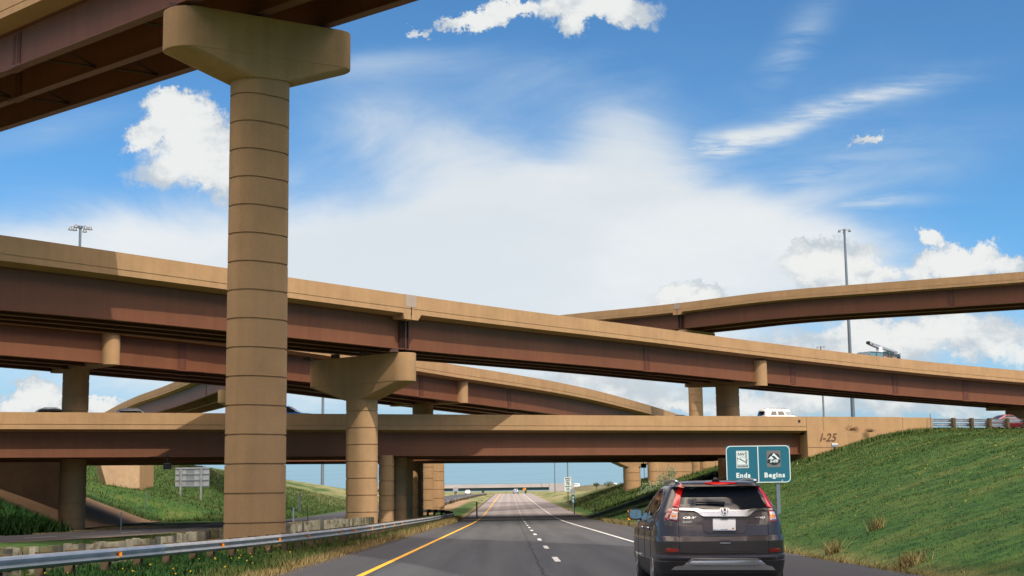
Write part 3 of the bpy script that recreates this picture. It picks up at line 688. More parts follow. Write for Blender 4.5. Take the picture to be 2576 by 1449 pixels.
# highway surface on the embankments either side
for xa, xb in ((XE + .5, 110), (-160, -40)):
    n_ = 30; X_ = np.linspace(xa, xb, n_)[:, None]; U_ = np.linspace(.5, 31, 2)[None, :]
    PX = X_ + nI.x * U_; PY = 118.5 + .35 * X_ + nI.y * U_; o = link('highway_surface', gridmesh(PX, PY, 0 * PX + ZI - .93, 'hs'), M['asphalt2']); o['kind'] = 'structure'
# --- low far bridge pieces behind the right side: round pier with flared cap, wide wall, one more column
t = thing('bridge_pier', 'round tan pier with flared cap standing right of the road beyond the low bridge', 'pier', at(1592, 1290, 205))
cc = at(1592, 1290, 205); ax = Vector((1, .2, 0)); column(t, cc, ax, 2.5, 2.1, gz_(cc.x, cc.y) - .5, 4.6, 1.15); hammer(t, cc, ax, 7.5, 2.0, 6.4, .9, 1.85, 2.6)
t = thing('bridge_pier', 'wide shaded concrete pier wall behind the shrub, left of the teal sign', 'pier', at(1685, 1209, 190))
a0, a1 = at(1638, 1209, 186), at(1733, 1209, 196); mb = MB(); ax = (a1 - a0); ax.z = 0; c_ = (a0 + a1) / 2
column(t, c_, ax, ax.length, 1.6, gz_(c_.x, c_.y) - .5, 7.0, 1.22, name='wall'); 
t = thing('bridge_pier', 'sunlit concrete column just left of the teal sign under the low bridge', 'pier', at(1790, 1209, 200))
cc = at(1789, 1209, 200); column(t, cc, Vector((1, 0, 0)), 3.0, 1.8, gz_(cc.x, cc.y) - .5, 7.5)
t = thing('bridge_pier', 'pale concrete column at the right end of the median pier row beside the open view', 'pier', at(1096, 1280, 200))
cc = at(1094, 1280, 198); column(t, cc, Vector((1, 0, 0)), 2.65, 1.8, gz_(cc.x, cc.y) - .5, 7.5, 1.22)
# far left abutment seen under the bridge
t = thing('retaining_wall', 'pale concrete wall on the grassy hill seen through the left opening under the bridge', 'wall', at(320, 1205, 215))
p0, p1, p2 = at(243, 1168, 157), at(352, 1168, 162), at(387, 1168, 173)
mb = MB()
def vwall(a, b, z0, z1, th, taper=0):
    d = (b - a); d.z = 0; d.normalize(); n = Vector((-d.y, d.x, 0))
    vs = [a + Vector((0, 0, z1 - a.z)), b + Vector((0, 0, z1 - b.z)), b + Vector((0, 0, z0 - b.z)), a + d * taper + Vector((0, 0, z0 - a.z))]
    mb.add(vs + [v + n * th for v in vs], [(0, 1, 2, 3), (4, 7, 6, 5), (0, 4, 5, 1), (1, 5, 6, 2), (2, 6, 7, 3), (3, 7, 4, 0)])
zz = gz_(p0.x, p0.y)
vwall(p0, p1, 2.2, 6.2, 1, 1.6); link('wall', mb.mesh(), pmat('pinkish_concrete', (.48, .32, .19), .85, 0, .2, .8), t, world=True)
mb = MB(); vwall(p1 + Vector((.02, 0, 0)), p2, 1.8, 6.2, 1); link('return_wall', mb.mesh(), M['conc'], t, world=True)
# --- distant grey overpass
t = thing('overpass', 'distant pale grey overpass crossing the road at the horizon', 'bridge', (0, 650, 0))
Mf = M['ovp'] = pmat('pale_concrete', (.40, .36, .34), .85, 0, .08, .1)
oL, oR = at(1000, 1218, 655), at(1384, 1217, 640)
def obx(nm, xa, xb, za, zb_, y0, y1, mt):
    mb = MB(); mb.box(xa, xb, y0, y1, za, zb_); link(nm, mb.mesh(), mt, t, world=True)
zt = at(1288, 1217.5, 650).z; obx('parapet', -75, oR.x, zt - 1.25, zt, 650, 650.4, Mf); obx('deck', -75, oR.x, zt - 1.6, zt - 1.25, 649.6, 662, Mf)
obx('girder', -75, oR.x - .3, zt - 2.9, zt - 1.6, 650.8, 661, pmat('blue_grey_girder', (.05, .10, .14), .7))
obx('wing_wall', oR.x, oR.x + 11, zt - 4.5, zt, 649.5, 650.6, Mf)
for px in (1146, 1215, 1322):
    q = at(px, 1230, 655); obx('column', q.x - .5, q.x + .5, -4, zt - 2.8, 654, 657, Mf)
obx('rail', -75, oR.x, zt + .25, zt + .32, 650.1, 650.2, M['pole'])
ee = MB(); q = oR
n_ = 14; rr = []
X_ = np.linspace(q.x + 1.0, q.x + 160, 40)[None, :]; Y_ = np.linspace(560, 668, 24)[:, None]
ZZ = np.minimum(np.minimum(-3.2 + (X_ - q.x - 1 + 6) * .35 + 0 * Y_, zt - .9), zt - .9 - (646 - Y_) * .3 * (Y_ < 646))
o = link('embankment', gridmesh(X_ + 0 * Y_, Y_ + 0 * X_, np.maximum(ZZ, -6) + .3 * vnoise(X_ + 0 * Y_, Y_, .2, 3), 'e'), pmat('dry_scrub', (.085, .08, .035), .9, 0, .3, .1)); o['kind'] = 'structure'

# ------------------------------------------------------------------ grass
def blades(name, px_, py_, h, wd, nb, dry, green=0.0, lean=.5, zf=terrain, curl=0):
    n = len(px_); N = n * nb
    x = np.repeat(px_, nb) + rng.normal(0, 1, N) * np.repeat(wd, nb) * 2.2; y = np.repeat(py_, nb) + rng.normal(0, 1, N) * np.repeat(wd, nb) * 2.2
    z = zf(x, y) - .02; a = rng.uniform(0, 2 * np.pi, N); hh = np.repeat(h, nb) * rng.uniform(.5, 1.2, N); ww = np.repeat(wd, nb) * rng.uniform(.6, 1.3, N)
    ln = rng.uniform(.1, lean, N) * hh; b = rng.uniform(0, 2 * np.pi, N)
    p0 = np.stack([x - np.cos(a) * ww / 2, y - np.sin(a) * ww / 2, z], -1); p1 = np.stack([x + np.cos(a) * ww / 2, y + np.sin(a) * ww / 2, z], -1)
    p2 = np.stack([x + np.cos(b) * ln, y + np.sin(b) * ln, z + hh], -1)
    co = np.stack([p0, p1, p2], 1).reshape(-1, 3); me = bpy.data.meshes.new(name)
    me.vertices.add(N * 3); me.vertices.foreach_set('co', co.ravel()); me.loops.add(N * 3); me.loops.foreach_set('vertex_index', np.arange(N * 3))
    me.polygons.add(N); me.polygons.foreach_set('loop_start', np.arange(N) * 3)
    me.update(calc_edges=True)
    at_ = me.color_attributes.new('tint', 'FLOAT_COLOR', 'POINT')
    r_ = rng.uniform(0, 1, N); d_ = np.repeat(dry, nb) * rng.uniform(.6, 1, N) if not np.isscalar(dry) else np.full(N, dry) * rng.uniform(.3, 1, N)
    g_ = np.full(N, green) * rng.uniform(.5, 1, N)
    col = np.stack([r_, d_, g_, np.ones(N)], -1); col = np.repeat(col, 3, 0)
    # up-facing normals so the sward shades like a surface
    at_.data.foreach_set('color', col.ravel())
    me.normals_split_custom_set_from_vertices([tuple(v) for v in np.repeat(np.stack([np.cos(b) * .45, np.sin(b) * .45, np.ones(N)], -1), 3, 0)])
    return me
def scatter(n, x0, x1, y0, y1, power=1.0):
    y = y0 + (y1 - y0) * rng.uniform(0, 1, n) ** power; return rng.uniform(x0, x1, n), y
def stuff(o, label, cat): o['kind'] = 'stuff'; o['label'] = label; o['category'] = cat; return o
def inview(x, y, m=60): 
    X = 1288 + x / y * F / .985; return (X > -m) & (X < 2576 + m)
# right hill
n = 260000; y = 15 + 105 * rng.uniform(0, 1, n) ** 1.7; x = 7.9 + (50 - 7.9) * rng.uniform(0, 1, n); k = inview(x, y); x, y = x[k], y[k]
k = (x > 8.0 + rng.uniform(0, .8, len(x))); x, y = x[k], y[k]
sc = .62 + y / 105; pt = vnoise(x, y, .9, 8); hh = (.03 + .045 * rng.uniform(0, 1, len(x))) * sc
stuff(link('grass', blades('grass', x, y, hh, .02 * sc, 4, np.clip(rng.normal(.08, .12, len(x)) + .10 * vnoise(x, y, .35, 9), 0, .6)), M['blade']), 'thick green grass covering the embankment on the right', 'grass')
# dry verge on the right shoulder and tufts
n = 4200; x = 7.15 + np.abs(rng.normal(0, .45, n)); y = 16 + 100 * rng.uniform(0, 1, n) ** 1.5; sc = .8 + y / 70; k = vnoise(x * .3, y, 1.3, 4) > -.35; x, y, sc = x[k], y[k], sc[k]
stuff(link('dry_grass', blades('g', x + roadx(y), y, .17 * sc, .010 * sc, 5, rng.uniform(.3, 1, len(x)), lean=.9), M['blade']), 'straw coloured dry grass along the right edge of the pavement', 'grass')
# median grass
n = 90000; y = 18 + 110 * rng.uniform(0, 1, n) ** 1.6; x = -4.7 - 16 * rng.uniform(0, 1, n) ** 1.2; k = inview(x, y) & (x > oppx(y) + 6.5); x, y = x[k], y[k]; x = x + roadx(y)
sc = .7 + y / 60; near = np.exp(-np.clip(-x - 4.7, 0, 9) / .5)
stuff(link('grass', blades('g', x, y, (.10 + .05 * rng.uniform(0, 1, len(x))) * sc, .013 * sc, 4, np.clip(near * .8 + .18 * (vnoise(x, y, .8, 3) > .35) + .1, 0, 1), lean=.8), M['blade']), 'mixed green and straw grass in the median beside the guardrail', 'grass')
n = 7500; y = 18 + 120 * rng.uniform(0, 1, n) ** 1.5; x = -4.75 - np.abs(rng.normal(0, .42, n)); k = (vnoise(x * .5, y, .8, 4) > -.1); x, y = x[k], y[k]; sc = .8 + y / 70
stuff(link('dry_grass', blades('g', x + roadx(y), y, .20 * sc, .009 * sc, 5, rng.uniform(.5, 1, len(x)), lean=.95), M['blade']), 'straw coloured dry grass along the left edge of the pavement', 'grass')
# leafy weeds at the foot of the guardrail
n = 26000; y = 22 + 27 * rng.uniform(0, 1, n) ** .9; x = -6.0 - 5.5 * rng.uniform(0, 1, n); k = (vnoise(x, y, .9, 5) > -.45) & (x < -5.9 - .04 * y + 0.9 * vnoise(x, y, .6, 2)); x, y = x[k], y[k]
me = blades('w', x, y, .17 + .13 * np.clip(vnoise(x, y, .8, 7), 0, 1), np.full(len(x), .045), 5, .05, .95, 1.0)
stuff(link('weeds', me, M['blade']), 'leafy green weeds with yellow flowers below the guardrail', 'weeds')
# grass beyond the bridge, both sides (coarse)
n = 60000; y = 105 + 150 * rng.uniform(0, 1, n); x = np.where(rng.uniform(0, 1, n) < .45, 9 + 30 * rng.uniform(0, 1, n), -26 - 44 * rng.uniform(0, 1, n))
k = inview(x, y) & ~((np.abs(y - I25Y(x) - 16) < 20) & (y < 155)); x, y = x[k], y[k]
stuff(link('grass', blades('g', x, y, np.full(len(x), .35), np.full(len(x), .05), 3, .15), M['blade']), 'coarse grass on the slopes beyond the low highway bridge', 'grass')
# front-left slope beside the paving
n = 14000; y = 100 + 13 * rng.uniform(0, 1, n); x = -34 - 12 * rng.uniform(0, 1, n); k = (y < 109.2 + .3 * (x + 36) + rng.normal(0, .7, n)) & (x < -34.5); x, y = x[k], y[k]
stuff(link('bushes', blades('g', x, y, .5 + .5 * rng.uniform(0, 1, len(x)), np.full(len(x), .12), 5, .02, .8, .9), M['blade']), 'rough green growth in front of the slope paving at the left', 'bushes')
# flowers
fl = []
for (n, fn) in ((34, lambda: (-5.9 - 4.6 * random.random(), 23 + 24 * random.random())), (60, lambda: (10 + 14 * random.random(), 30 + 50 * random.random()))):
    for _ in range(n):
        x, y = fn(); z = gz_(x, y) + .22 + .1 * random.random(); r = .011 + .008 * random.random() + y * .00012; fl.append((x, y, z, r))
mb = MB()
for (x, y, z, r) in fl: mb.add([(x + r * math.cos(a), y + r * math.sin(a) * .8, z + (r * .8 if i % 2 else -r * .6)) for i, a in enumerate([k * math.pi / 3 for k in range(6)])], [(0, 1, 2, 3, 4, 5)])
stuff(link('dandelions', mb.mesh(), pmat('yellow_petals', (.75, .45, .01), .8, 0, .1, 5)), 'scattered yellow dandelions in the grass', 'flowers')
n = 9000; y = 18 + 75 * rng.uniform(0, 1, n) ** 1.3; x = roadx(y) - 4.42 - np.abs(rng.normal(0, .16, n)); z = np.maximum(terrain(x, y), zr(y) - .01) + .004
r = rng.uniform(.008, .03, n) * (.7 + y / 80); mb = MB()
for i in range(n):
    X_, Y_, Z_, q_ = x[i], y[i], z[i], r[i]; a = 6.28 * (i * .618 % 1); mb.add([(X_ + q_ * math.cos(a + k * 2.09), Y_ + q_ * math.sin(a + k * 2.09), Z_ - .01) for k in range(3)] + [(X_, Y_, Z_ + q_ * .7)], [(0, 1, 3), (1, 2, 3), (2, 0, 3)])
stuff(link('gravel', mb.mesh(recalc=False), pmat('dark_gravel', (.085, .072, .062), .9, 0, .4, 12)), 'dark loose gravel between the left pavement edge and the grass', 'gravel')
# tall straw tussocks: countable
def tussock(x, y, h, n_, label, spread=.28):
    px_ = np.full(n_, x) + rng.normal(0, spread * .3, n_); py_ = np.full(n_, y) + rng.normal(0, spread * .3, n_)
    o = link('grass_tussock', blades('t', px_, py_, np.full(n_, h), np.full(n_, .014), 3, 1.0, lean=1.1), M['blade']); o['label'] = label; o['category'] = 'grass tussock'
def gpt(px, py, Y=None):   # walk along the pixel's ray until it meets the ground
    d = ray(px, py); y = 8.0
    while y < 700:
        p = Vector((0, 0, CAMZ)) + d * (y / d.y)
        if p.z <= gz_(p.x, p.y): return p
        y += .25 if y < 80 else 1.0
    return at(px, py, Y or 300)
q = gpt(2206, 1332); tussock(q.x, q.y, .42, 70, 'bright straw tussock standing alone on the lower grass slope')
q = gpt(2095, 1396); tussock(q.x, q.y, .42, 90, 'tawny tussock at the foot of the slope, just right of the dark car')
q = gpt(2290, 1425); tussock(q.x, q.y, .32, 160, 'wide dry tussock on the pavement edge at the lower right', .5)
q = gpt(1150, 1312); tussock(q.x, q.y, .5, 60, 'straw tussock in the median near the shadow of the bridge', .5)

# ------------------------------------------------------------------ bushes and shrub
def leafcloud(mb, c, rx, ry, rz, n, s, up=.0):
    for _ in range(n):
        v = Vector((random.gauss(0, .5), random.gauss(0, .5), random.gauss(0, .5)))
        if v.length > 1: v.normalize(); v *= random.random() ** .4
        p = Vector(c) + Vector((v.x * rx, v.y * ry, v.z * rz)); a = Vector((random.gauss(0, 1), random.gauss(0, 1), random.gauss(0, 1) + up)).normalized() * s * random.uniform(.6, 1.3)
        b = a.cross(Vector((random.gauss(0, 1), random.gauss(0, 1), random.gauss(0, 1)))).normalized() * s * .35
        mb.add([p - b, p + a, p + b, p - a * .6], [(0, 1, 2, 3)])
M['olive'] = pmat('grey_green_leaves', (.20, .26, .14), .85, 0, .25, 3, 0)
M['drybush'] = pmat('dry_twigs', (.24, .13, .06), .9, 0, .3, 3)
M['darkleaf'] = pmat('dark_leaves', (.09, .10, .055), .9, 0, .3, 2)
b0 = gpt(1655, 1278); b0 = at(1668, 1262, 176)
t = thing('shrub', 'airy grey-green shrub growing behind the dark car under the bridge', 'shrub', (b0.x, b0.y, gz_(b0.x, b0.y)))
mb = MB(); bz = gz_(b0.x, b0.y)
for k in range(9):
    a = k * .7; mb.tube([(b0.x, b0.y, bz - .1), (b0.x + math.cos(a) * .5, b0.y + math.sin(a) * .4, bz + 1.4), (b0.x + math.cos(a) * 1.3, b0.y + math.sin(a), bz + 3 + .4 * (k % 3))], [.03, .018, .006], 5)
link('stem', mb.mesh(), M['wood'], t, world=True)
mb = MB()
for (px, py, rx, rz, n) in ((1640, 1235, 1.5, 1.3, 600), (1672, 1212, 1.1, 1.1, 450), (1690, 1190, .6, .9, 200), (1620, 1252, 1.0, .8, 250), (1665, 1245, 1.5, 1.0, 400)):
    c = at(px, py, 176); leafcloud(mb, c, rx, rx, rz, n, .16, 1)
link('foliage', mb.mesh(recalc=False), M['olive'], t, world=True)
for (px, py, lab, rx) in ((2136, 1076, 'rust-brown dry weed on the wing wall ledge above the I-25 lettering', .75), (2190, 1077, 'smaller dry weed on the wing wall ledge next to the grass slope', .45)):
    c = at(px, py, 129.2); 
    mb = MB()
    for k in range(110 if rx > .5 else 60):
        a = random.gauss(0, .8); l = rx * random.uniform(.7, 1.5); mb.tube([c + Vector((random.gauss(0, .1), 0, -.35)), c + Vector((math.sin(a) * l * .5, random.gauss(0, .12), -.35 + l * .35)), c + Vector((math.sin(a) * l, random.gauss(0, .2), -.35 + l * .6 * math.cos(a)))], [.02, .016, .008], 3)
    tagp(link('dry_weed', mb.mesh(), M['drybush']), label=lab, category='dry weed')
for (px, py, Y, s, lab) in ((1532, 1218, 610, 5, 'round bare-looking bush on the distant embankment, left one of two'), (1500, 1219, 612, 3, 'small round bush on the skyline right of the speed limit sign'), (1567, 1220, 600, 4, 'bush on the distant skyline touching the round pier')):
    c = at(px, py, Y); mb = MB(); t = thing('bush', lab, 'bush', c); leafcloud(mb, c, s * .5, s * .4, s * .26, 320, .35); link('foliage', mb.mesh(recalc=False), M['darkleaf'], t, world=True)
    mb = MB(); mb.tube([c + Vector((0, 0, -3)), c], .15, 5); link('trunk', mb.mesh(), M['wood_b'], t, world=True)

# ------------------------------------------------------------------ guardrails
WB = [(0, 0), (0.045, .018), (.083, .075), (.04, .115), (.0, .145), (0, .165), (.04, .195), (.083, .235), (.045, .292), (0, .31)]
def wbeam(path, zoff, side=1, i0=0, i1=None, th=.006):
    sec = [(-x * side, z + zoff) for x, z in WB]; sec2 = sec + [(u + side * th * 2, v) for u, v in sec[::-1]]
    me = sweep(path, sec2, i0, i1); autosmooth(me, 50); return me
def gpath(pts, lift, step=.5, it=30):
    p = catmull([(x, y, 0) for x, y in pts], step); p = smooth_path(p, it)
    for v in p: v.z = gz_(v.x, v.y) + lift
    pz = Path.__new__(Path); pz.p = p; zz = [v.z for v in p]
    for _ in range(30): zz = [zz[0]] + [(zz[i - 1] + 2 * zz[i] + zz[i + 1]) / 4 for i in range(1, len(zz) - 1)] + [zz[-1]]
    for v, z in zip(p, zz): v.z = z
    pz.n = []
    for i in range(len(p)):
        d = p[min(i + 1, len(p) - 1)] - p[max(i - 1, 0)]; d.z = 0; d.normalize(); pz.n.append(Vector((-d.y, d.x, 0)))
    return pz
def every(path, sp, s0=0):
    acc = s0; out = []
    for i in range(1, len(path.p)):
        l = (path.p[i] - path.p[i - 1]).length
        if acc <= 0: out.append(i); acc += sp
        acc -= l
    return out
# near rail: ground lifts give the measured height of the beam
gp = [(-12.4, 16), (-11.4, 22), (-10.6, 29), (-9.7, 36), (-8.75, 43), (-7.9, 50), (-7.0, 60), (-6.75, 72), (-6.7, 85), (-6.6, 100), (-6.4, 118), (-6.0, 132), (-5.9, 139), (-6.6, 146), (-8.2, 150), (-10, 153)]
pG = gpath(gp, .36)
t = thing('guardrail', 'long steel W-beam guardrail with orange reflectors along the left shoulder', 'guardrail', (gp[2][0], gp[2][1], gz_(*gp[2])))
inew = min(range(len(pG.p)), key=lambda i: abs(pG.p[i].y - 38.5))
link('beam', wbeam(pG, 0, 1, 0, inew + 1), M['galv'], t, world=True)
o = link('beam', wbeam(pG, .003, 1, inew, None), M['galv_old'], t, world=True); o['label'] = 'duller weathered beam section'
pi_ = every(pG, 1.905)
def pxof(q): l = CR.transposed() @ (q - Vector((0, 0, CAMZ))); return 1288 + F * l.x / -l.z
REF = {min(range(len(pi_)), key=lambda k: abs(pxof(pG.p[pi_[k]]) - X_)) for X_ in (326, 561, 697, 778, 841, 890, 929, 962, 989, 1010)}
for k, i in enumerate(pi_):
    q = pG.p[i]; n = pG.n[i]; d = Vector((n.y, -n.x, 0)); Mx = Matrix.Translation((q.x, q.y, q.z)) @ Matrix((d, n, (0, 0, 1))).transposed().to_4x4()
    mb = MB(); mb.box(-.075, .075, .02, .21, -.02, .34, Mx); po = MB(); po.box(-.08, .08, .21, .41, -1.1, .33, Mx)
    pp = link('post', po.mesh(), M['wood_b'], t, world=True); link('blockout', mb.mesh(), M['wood_b'], pp, world=True)
    if k in REF:
        mb = MB(); mb.box(-.012, .012, -.10, -.0, .10, .21, Mx); mb.box(-.055, .055, -.062, -.052, .11, .2, Mx); link('reflector', mb.mesh(), M['orange'], pp, world=True)
# second rail facing the opposite road, seen from behind
gp2 = [(-17.4, 36), (-16.1, 42), (-14.6, 50), (-13.2, 58), (-12.3, 66), (-11.6, 74), (-10.9, 84), (-10.5, 94), (-10.6, 106)]
pG2 = gpath(gp2, .36)
t = thing('guardrail', 'second guardrail behind it, its close-set weathered timber posts seen from the back', 'guardrail', (gp2[0][0], gp2[0][1], gz_(*gp2[0])))
for v in pG2.p: v.z += .08
link('beam', wbeam(pG2, 0, -1), M['galv_old'], t, world=True)
for k, i in enumerate(every(pG2, .80)):
    q = pG2.p[i]; n = pG2.n[i]; d = Vector((n.y, -n.x, 0)); a = random.gauss(0, .03); tl = random.gauss(0, .012)
    Mx = Matrix.Translation((q.x, q.y, q.z)) @ Matrix((d, n, (0, 0, 1))).transposed().to_4x4() @ Matrix.Rotation(a, 4, 'Z') @ Matrix.Rotation(tl, 4, 'Y')
    hh = .45 + random.gauss(0, .018)
    mb = MB(); mb.box(-.1, .1, -.23, -.02, -.06, hh + random.gauss(0, .02), Mx); po = MB(); po.box(-.1, .1, -.45, -.235, -1.2, hh, Mx)
    wm = random.choice(['wood', 'wood', 'wood', 'wood2', 'wood3']); pp = link('post', po.mesh(), M[wm], t, world=True); link('blockout', mb.mesh(), M[random.choice(['wood', wm, 'wood2', 'wood3'])], pp, world=True)
# far median rail beyond the bridge
gp3 = [(-11.2, 178), (-11.6, 210), (-11.8, 260), (-11.4, 320), (-10.6, 380), (-9.8, 410), (-8.6, 430)]
pG3 = gpath(gp3, .42, 3.0, 6)
t = thing('guardrail', 'distant dark guardrail curving beside the opposite road beyond the bridge', 'guardrail', (gp3[0][0], gp3[0][1], gz_(*gp3[0])))
link('beam', wbeam(pG3, 0, 1), M['galv_old'], t, world=True)
for i in every(pG3, 3.8):
    q = pG3.p[i]; mb = MB(); mb.box(q.x - .1, q.x + .1, q.y - .1, q.y + .1, q.z - .9, q.z + .33); link('post', mb.mesh(), M['wood_b'], t, world=True)
# highway guardrail at upper right, seen from behind
pts = [iP(x, 0.15) for x in (XW + .1, XW + 5, XW + 11, XW + 20, XW + 34)]
t = thing('guardrail', 'highway guardrail on timber posts topping the right slope, joined to the barrier end', 'guardrail', pts[0])
ph = Path([Vector((p.x, p.y, ZI - .86)) for p in pts], 1)
link('beam', wbeam(ph, .42, -1), M['galv'], t, world=True); 
ph2 = Path([Vector((p.x, p.y, ZI - .86)) for p in pts[:3]], 1); link('beam', wbeam(ph2, .02, -1, 0, len(ph2.p) - 1), M['galv'], t, world=True)
for k in range(9):
    x = XW + 2.05 + k * 1.9; q = iP(x, -.1, ZI - .9); Mx = Matrix.Translation(q) @ Matrix((dI, nI, (0, 0, 1))).transposed().to_4x4()
    mb = MB(); mb.box(-.13, .13, -.25, .13, -1.0, .83, Mx); link('post', mb.mesh(), M['wood_b'], t, world=True)
t = thing('marker_post', 'thin dark marker rod at the end of the highway barrier', 'marker', at(2341.5, 1060, 132)); q = at(2341.5, 1068, 131.5)
mb = MB(); mb.tube([(q.x, q.y, q.z - .6), (q.x, q.y, at(2341, 1040, 131.5).z)], .035, 6); link('rod', mb.mesh(), M['pole'], t, world=True)

# ------------------------------------------------------------------ light masts
M['lampgrey'] = pmat('lamp_housing', (.17, .18, .19), .5, .3, .1, 2)
def mast(px, pybase, pytop, Y, r0, r1, head, label, group='high mast light poles', zb=None):
    b = at(px, pybase, Y); tp = at(px, pytop, Y); zb_ = gz_(b.x, b.y) if zb is None else zb
    t = thing('light_mast', label, 'light pole', (b.x, b.y, zb_), 0, group)
    mb = MB(); H = tp.z - zb_; mb.tube([(0, 0, 0), (0, 0, H * .5), (0, 0, H)], [r0, (r0 + r1) / 2, r1], 12); me = mb.mesh(); autosmooth(me); link('pole', me, M['pole'], t)
    if head:
        mb = MB(); mb.tube([(0, 0, H - .25 * head), (0, 0, H + .15 * head)], .34 * head, 12); link('head_frame', mb.mesh(), M['pole'], t)
        for k in range(6):
            a = k * math.pi / 3 + .35; ca, sa = math.cos(a), math.sin(a); R_ = 1.45 * head
            mb = MB(); mb.tube([(0, 0, H), (ca * R_, sa * R_, H)], .04 * head, 5); la = link('arm', mb.mesh(), M['pole'], t)
            mb = MB(); zc = H - .12 * head - (.18 * head if k % 2 else 0)
            mb.tube([(ca * R_, sa * R_, zc + .25 * head), (ca * R_, sa * R_, zc + .02), (ca * R_, sa * R_, zc - .28 * head)], [.14 * head, .25 * head, .36 * head], 10); link('lamp', mb.mesh(), M['lampgrey'], la)
mast(183, 1200, 571, 142, .2, .13, .66, 'high mast light with lamp ring above the flyover at the left')
mast(2154, 1220, 578, 216, .36, .17, .62, 'tallest light mast crossing behind the high flyover at the right')
mast(2080, 1222, 872, 330, .3, .17, .62, 'smaller light mast left of the tallest one, its head just above the main ramp')
mast(811, 1232, 800, 300, .36, .2, .6, 'light mast standing on the far hill between the two big columns')
mast(1396, 1222, 1072, 640, .24, .2, .6, 'far light mast standing behind the distant overpass, left of the speed limit sign')
mast(1429, 1240, 1072, 470, .24, .2, .6, 'far light mast rising directly behind the speed limit sign')
# power lines
t = thing('power_line', 'faint power lines crossing the pale sky under the bridge', 'power lines', at(1500, 1200, 900))
for (y0, y1) in ((1192, 1166), (1201, 1184), (1180, 1158), (1216, 1198)):
    a, b = at(700, y0 + 6, 900), at(1620, y1 - 4, 900); m_ = (a + b) / 2 - Vector((0, 0, 1.5)); mb = MB(); mb.tube([a, m_, b], .022, 4); link('wire', mb.mesh(), M['pole'], t, world=True)
for px in (700, 1620):
    a = at(px, 1160, 900); mb = MB(); mb.tube([(a.x, a.y, -4), (a.x, a.y, a.z + 1)], .35, 6); link('pole', mb.mesh(), M['pole'], t, world=True)

# ------------------------------------------------------------------ signs
def flat(mb, pts, y0=0, y1=None, mi=0):
    y1 = y0 + .003 if y1 is None else y1; n = len(pts)
    mb.add([(x, y0, z) for x, z in pts] + [(x, y1, z) for x, z in pts], [tuple(range(n)), tuple(range(n, 2 * n))[::-1]] + [(i, (i + 1) % n, n + (i + 1) % n, n + i) for i in range(n)], mi)
def rrect(x0, x1, z0, z1, r, n=6):
    o = []
    for (cx, cz, a0) in ((x1 - r, z1 - r, 0), (x0 + r, z1 - r, 90), (x0 + r, z0 + r, 180), (x1 - r, z0 + r, 270)):
        for k in range(n + 1): a = R(a0 + 90 * k / n); o.append((cx + r * math.cos(a), cz + r * math.sin(a)))
    return o
def frame(mb, x0, x1, z0, z1, r, wd, y0, y1, mi=0):
    a = rrect(x0, x1, z0, z1, r); b = rrect(x0 + wd, x1 - wd, z0 + wd, z1 - wd, max(r - wd, .005)); n = len(a)
    vs = [(x, y0, z) for x, z in a] + [(x, y0, z) for x, z in b] + [(x, y1, z) for x, z in a] + [(x, y1, z) for x, z in b]; fs = []
    for i in range(n):
        j = (i + 1) % n; fs += [(i, j, n + j, n + i), (2 * n + i, 3 * n + i, 3 * n + j, 2 * n + j), (i, 2 * n + i, 2 * n + j, j), (n + i, n + j, 3 * n + j, 3 * n + i)]
    mb.add(vs, fs, mi)
YS = 60.0; sc_ = at(1907.5, 1167.5, YS); t = thing('highway_sign', 'teal highway sign reading Ends and Begins with two route shields, right of the dark car', 'road sign', (sc_.x, sc_.y, gz_(sc_.x, sc_.y)))
k_ = (at(1988.5, 1167, YS) - at(1827, 1167, YS)).length / 1945; zc = sc_.z - t.location.z
def S(zx, zy): return ((zx - 1157) * k_, zc - (zy - 652) * k_)
x0, z1 = S(185, 92); x1, z0 = S(2128, 1212)
mb = MB(); mb.box(x0, x1, 0, .04, z0, z1); link('panel', mb.mesh(), M['signg'], t)
mb = MB(); frame(mb, x0 + .002, x1 - .002, z0 + .002, z1 - .002, .2, .034, -.004, -.0005); a_, _ = S(1142, 0); b_, _ = S(1170, 0); mb.box(a_, b_, -.0042, -.0005, z0 + .04, z1 - .04); link('border', mb.mesh(), M['signw'], t)
def ST(txt, zx, zy, hh, bold=.02, shear=0, ws=1.0, sp=1.0):   # cap height hh in sign pixels
    x, z = S(zx, zy); return (txt, hh * k_ / .70, x, z, bold * hh * k_ / .7, shear, ws, sp)
me = join_text([ST('Ends', 690, 992, 140, .045, 0, 1.0, 1.18), ST('Begins', 1640, 992, 140, .045, 0, 1.0, 1.22)])
for v in me.vertices: v.co.y -= .004
link('lettering', me, M['signw'], t)
mb = MB()
for tt in range(12): pass
x, z = S(1866, 1152); frame(mb, x - .032, x + .032, z - .032, z + .032, .0318, .014, -.005, -.0005); link('bolt_ring', mb.mesh(), M['signw'], t)
# parkway shield
def pl(mb, pts, y0, mi=0): flat(mb, [S(*p) for p in pts], y0, y0 + .002, mi)
mb = MB(); X0, Z1 = S(497, 245); X1, Z0 = S(870, 765); flat(mb, rrect(X0, X1, Z0, Z1, .02), -.006, -.001, 0)
frame(mb, *[S(518, 0)[0], S(850, 0)[0], S(0, 742)[1], S(0, 268)[1]], .015, .006, -.008, -.0062, 1)
pl(mb, [(780, 278), (810, 278), (810, 645), (780, 645)], -.0085, 1)
pl(mb, [(520, 450), (550, 465), (560, 478), (535, 500), (520, 495)], -.0085, 1)
pl(mb, [(600, 483), (615, 478), (785, 585), (785, 612), (590, 498)], -.0085, 1)
pl(mb, [(528, 665), (848, 665), (848, 738), (528, 738)], -.0085, 1)
arc = [(690 + 190 * math.cos(a), 590 + 165 * math.sin(a) * -1) for a in [R(20 + k * 14) for k in range(11)]]
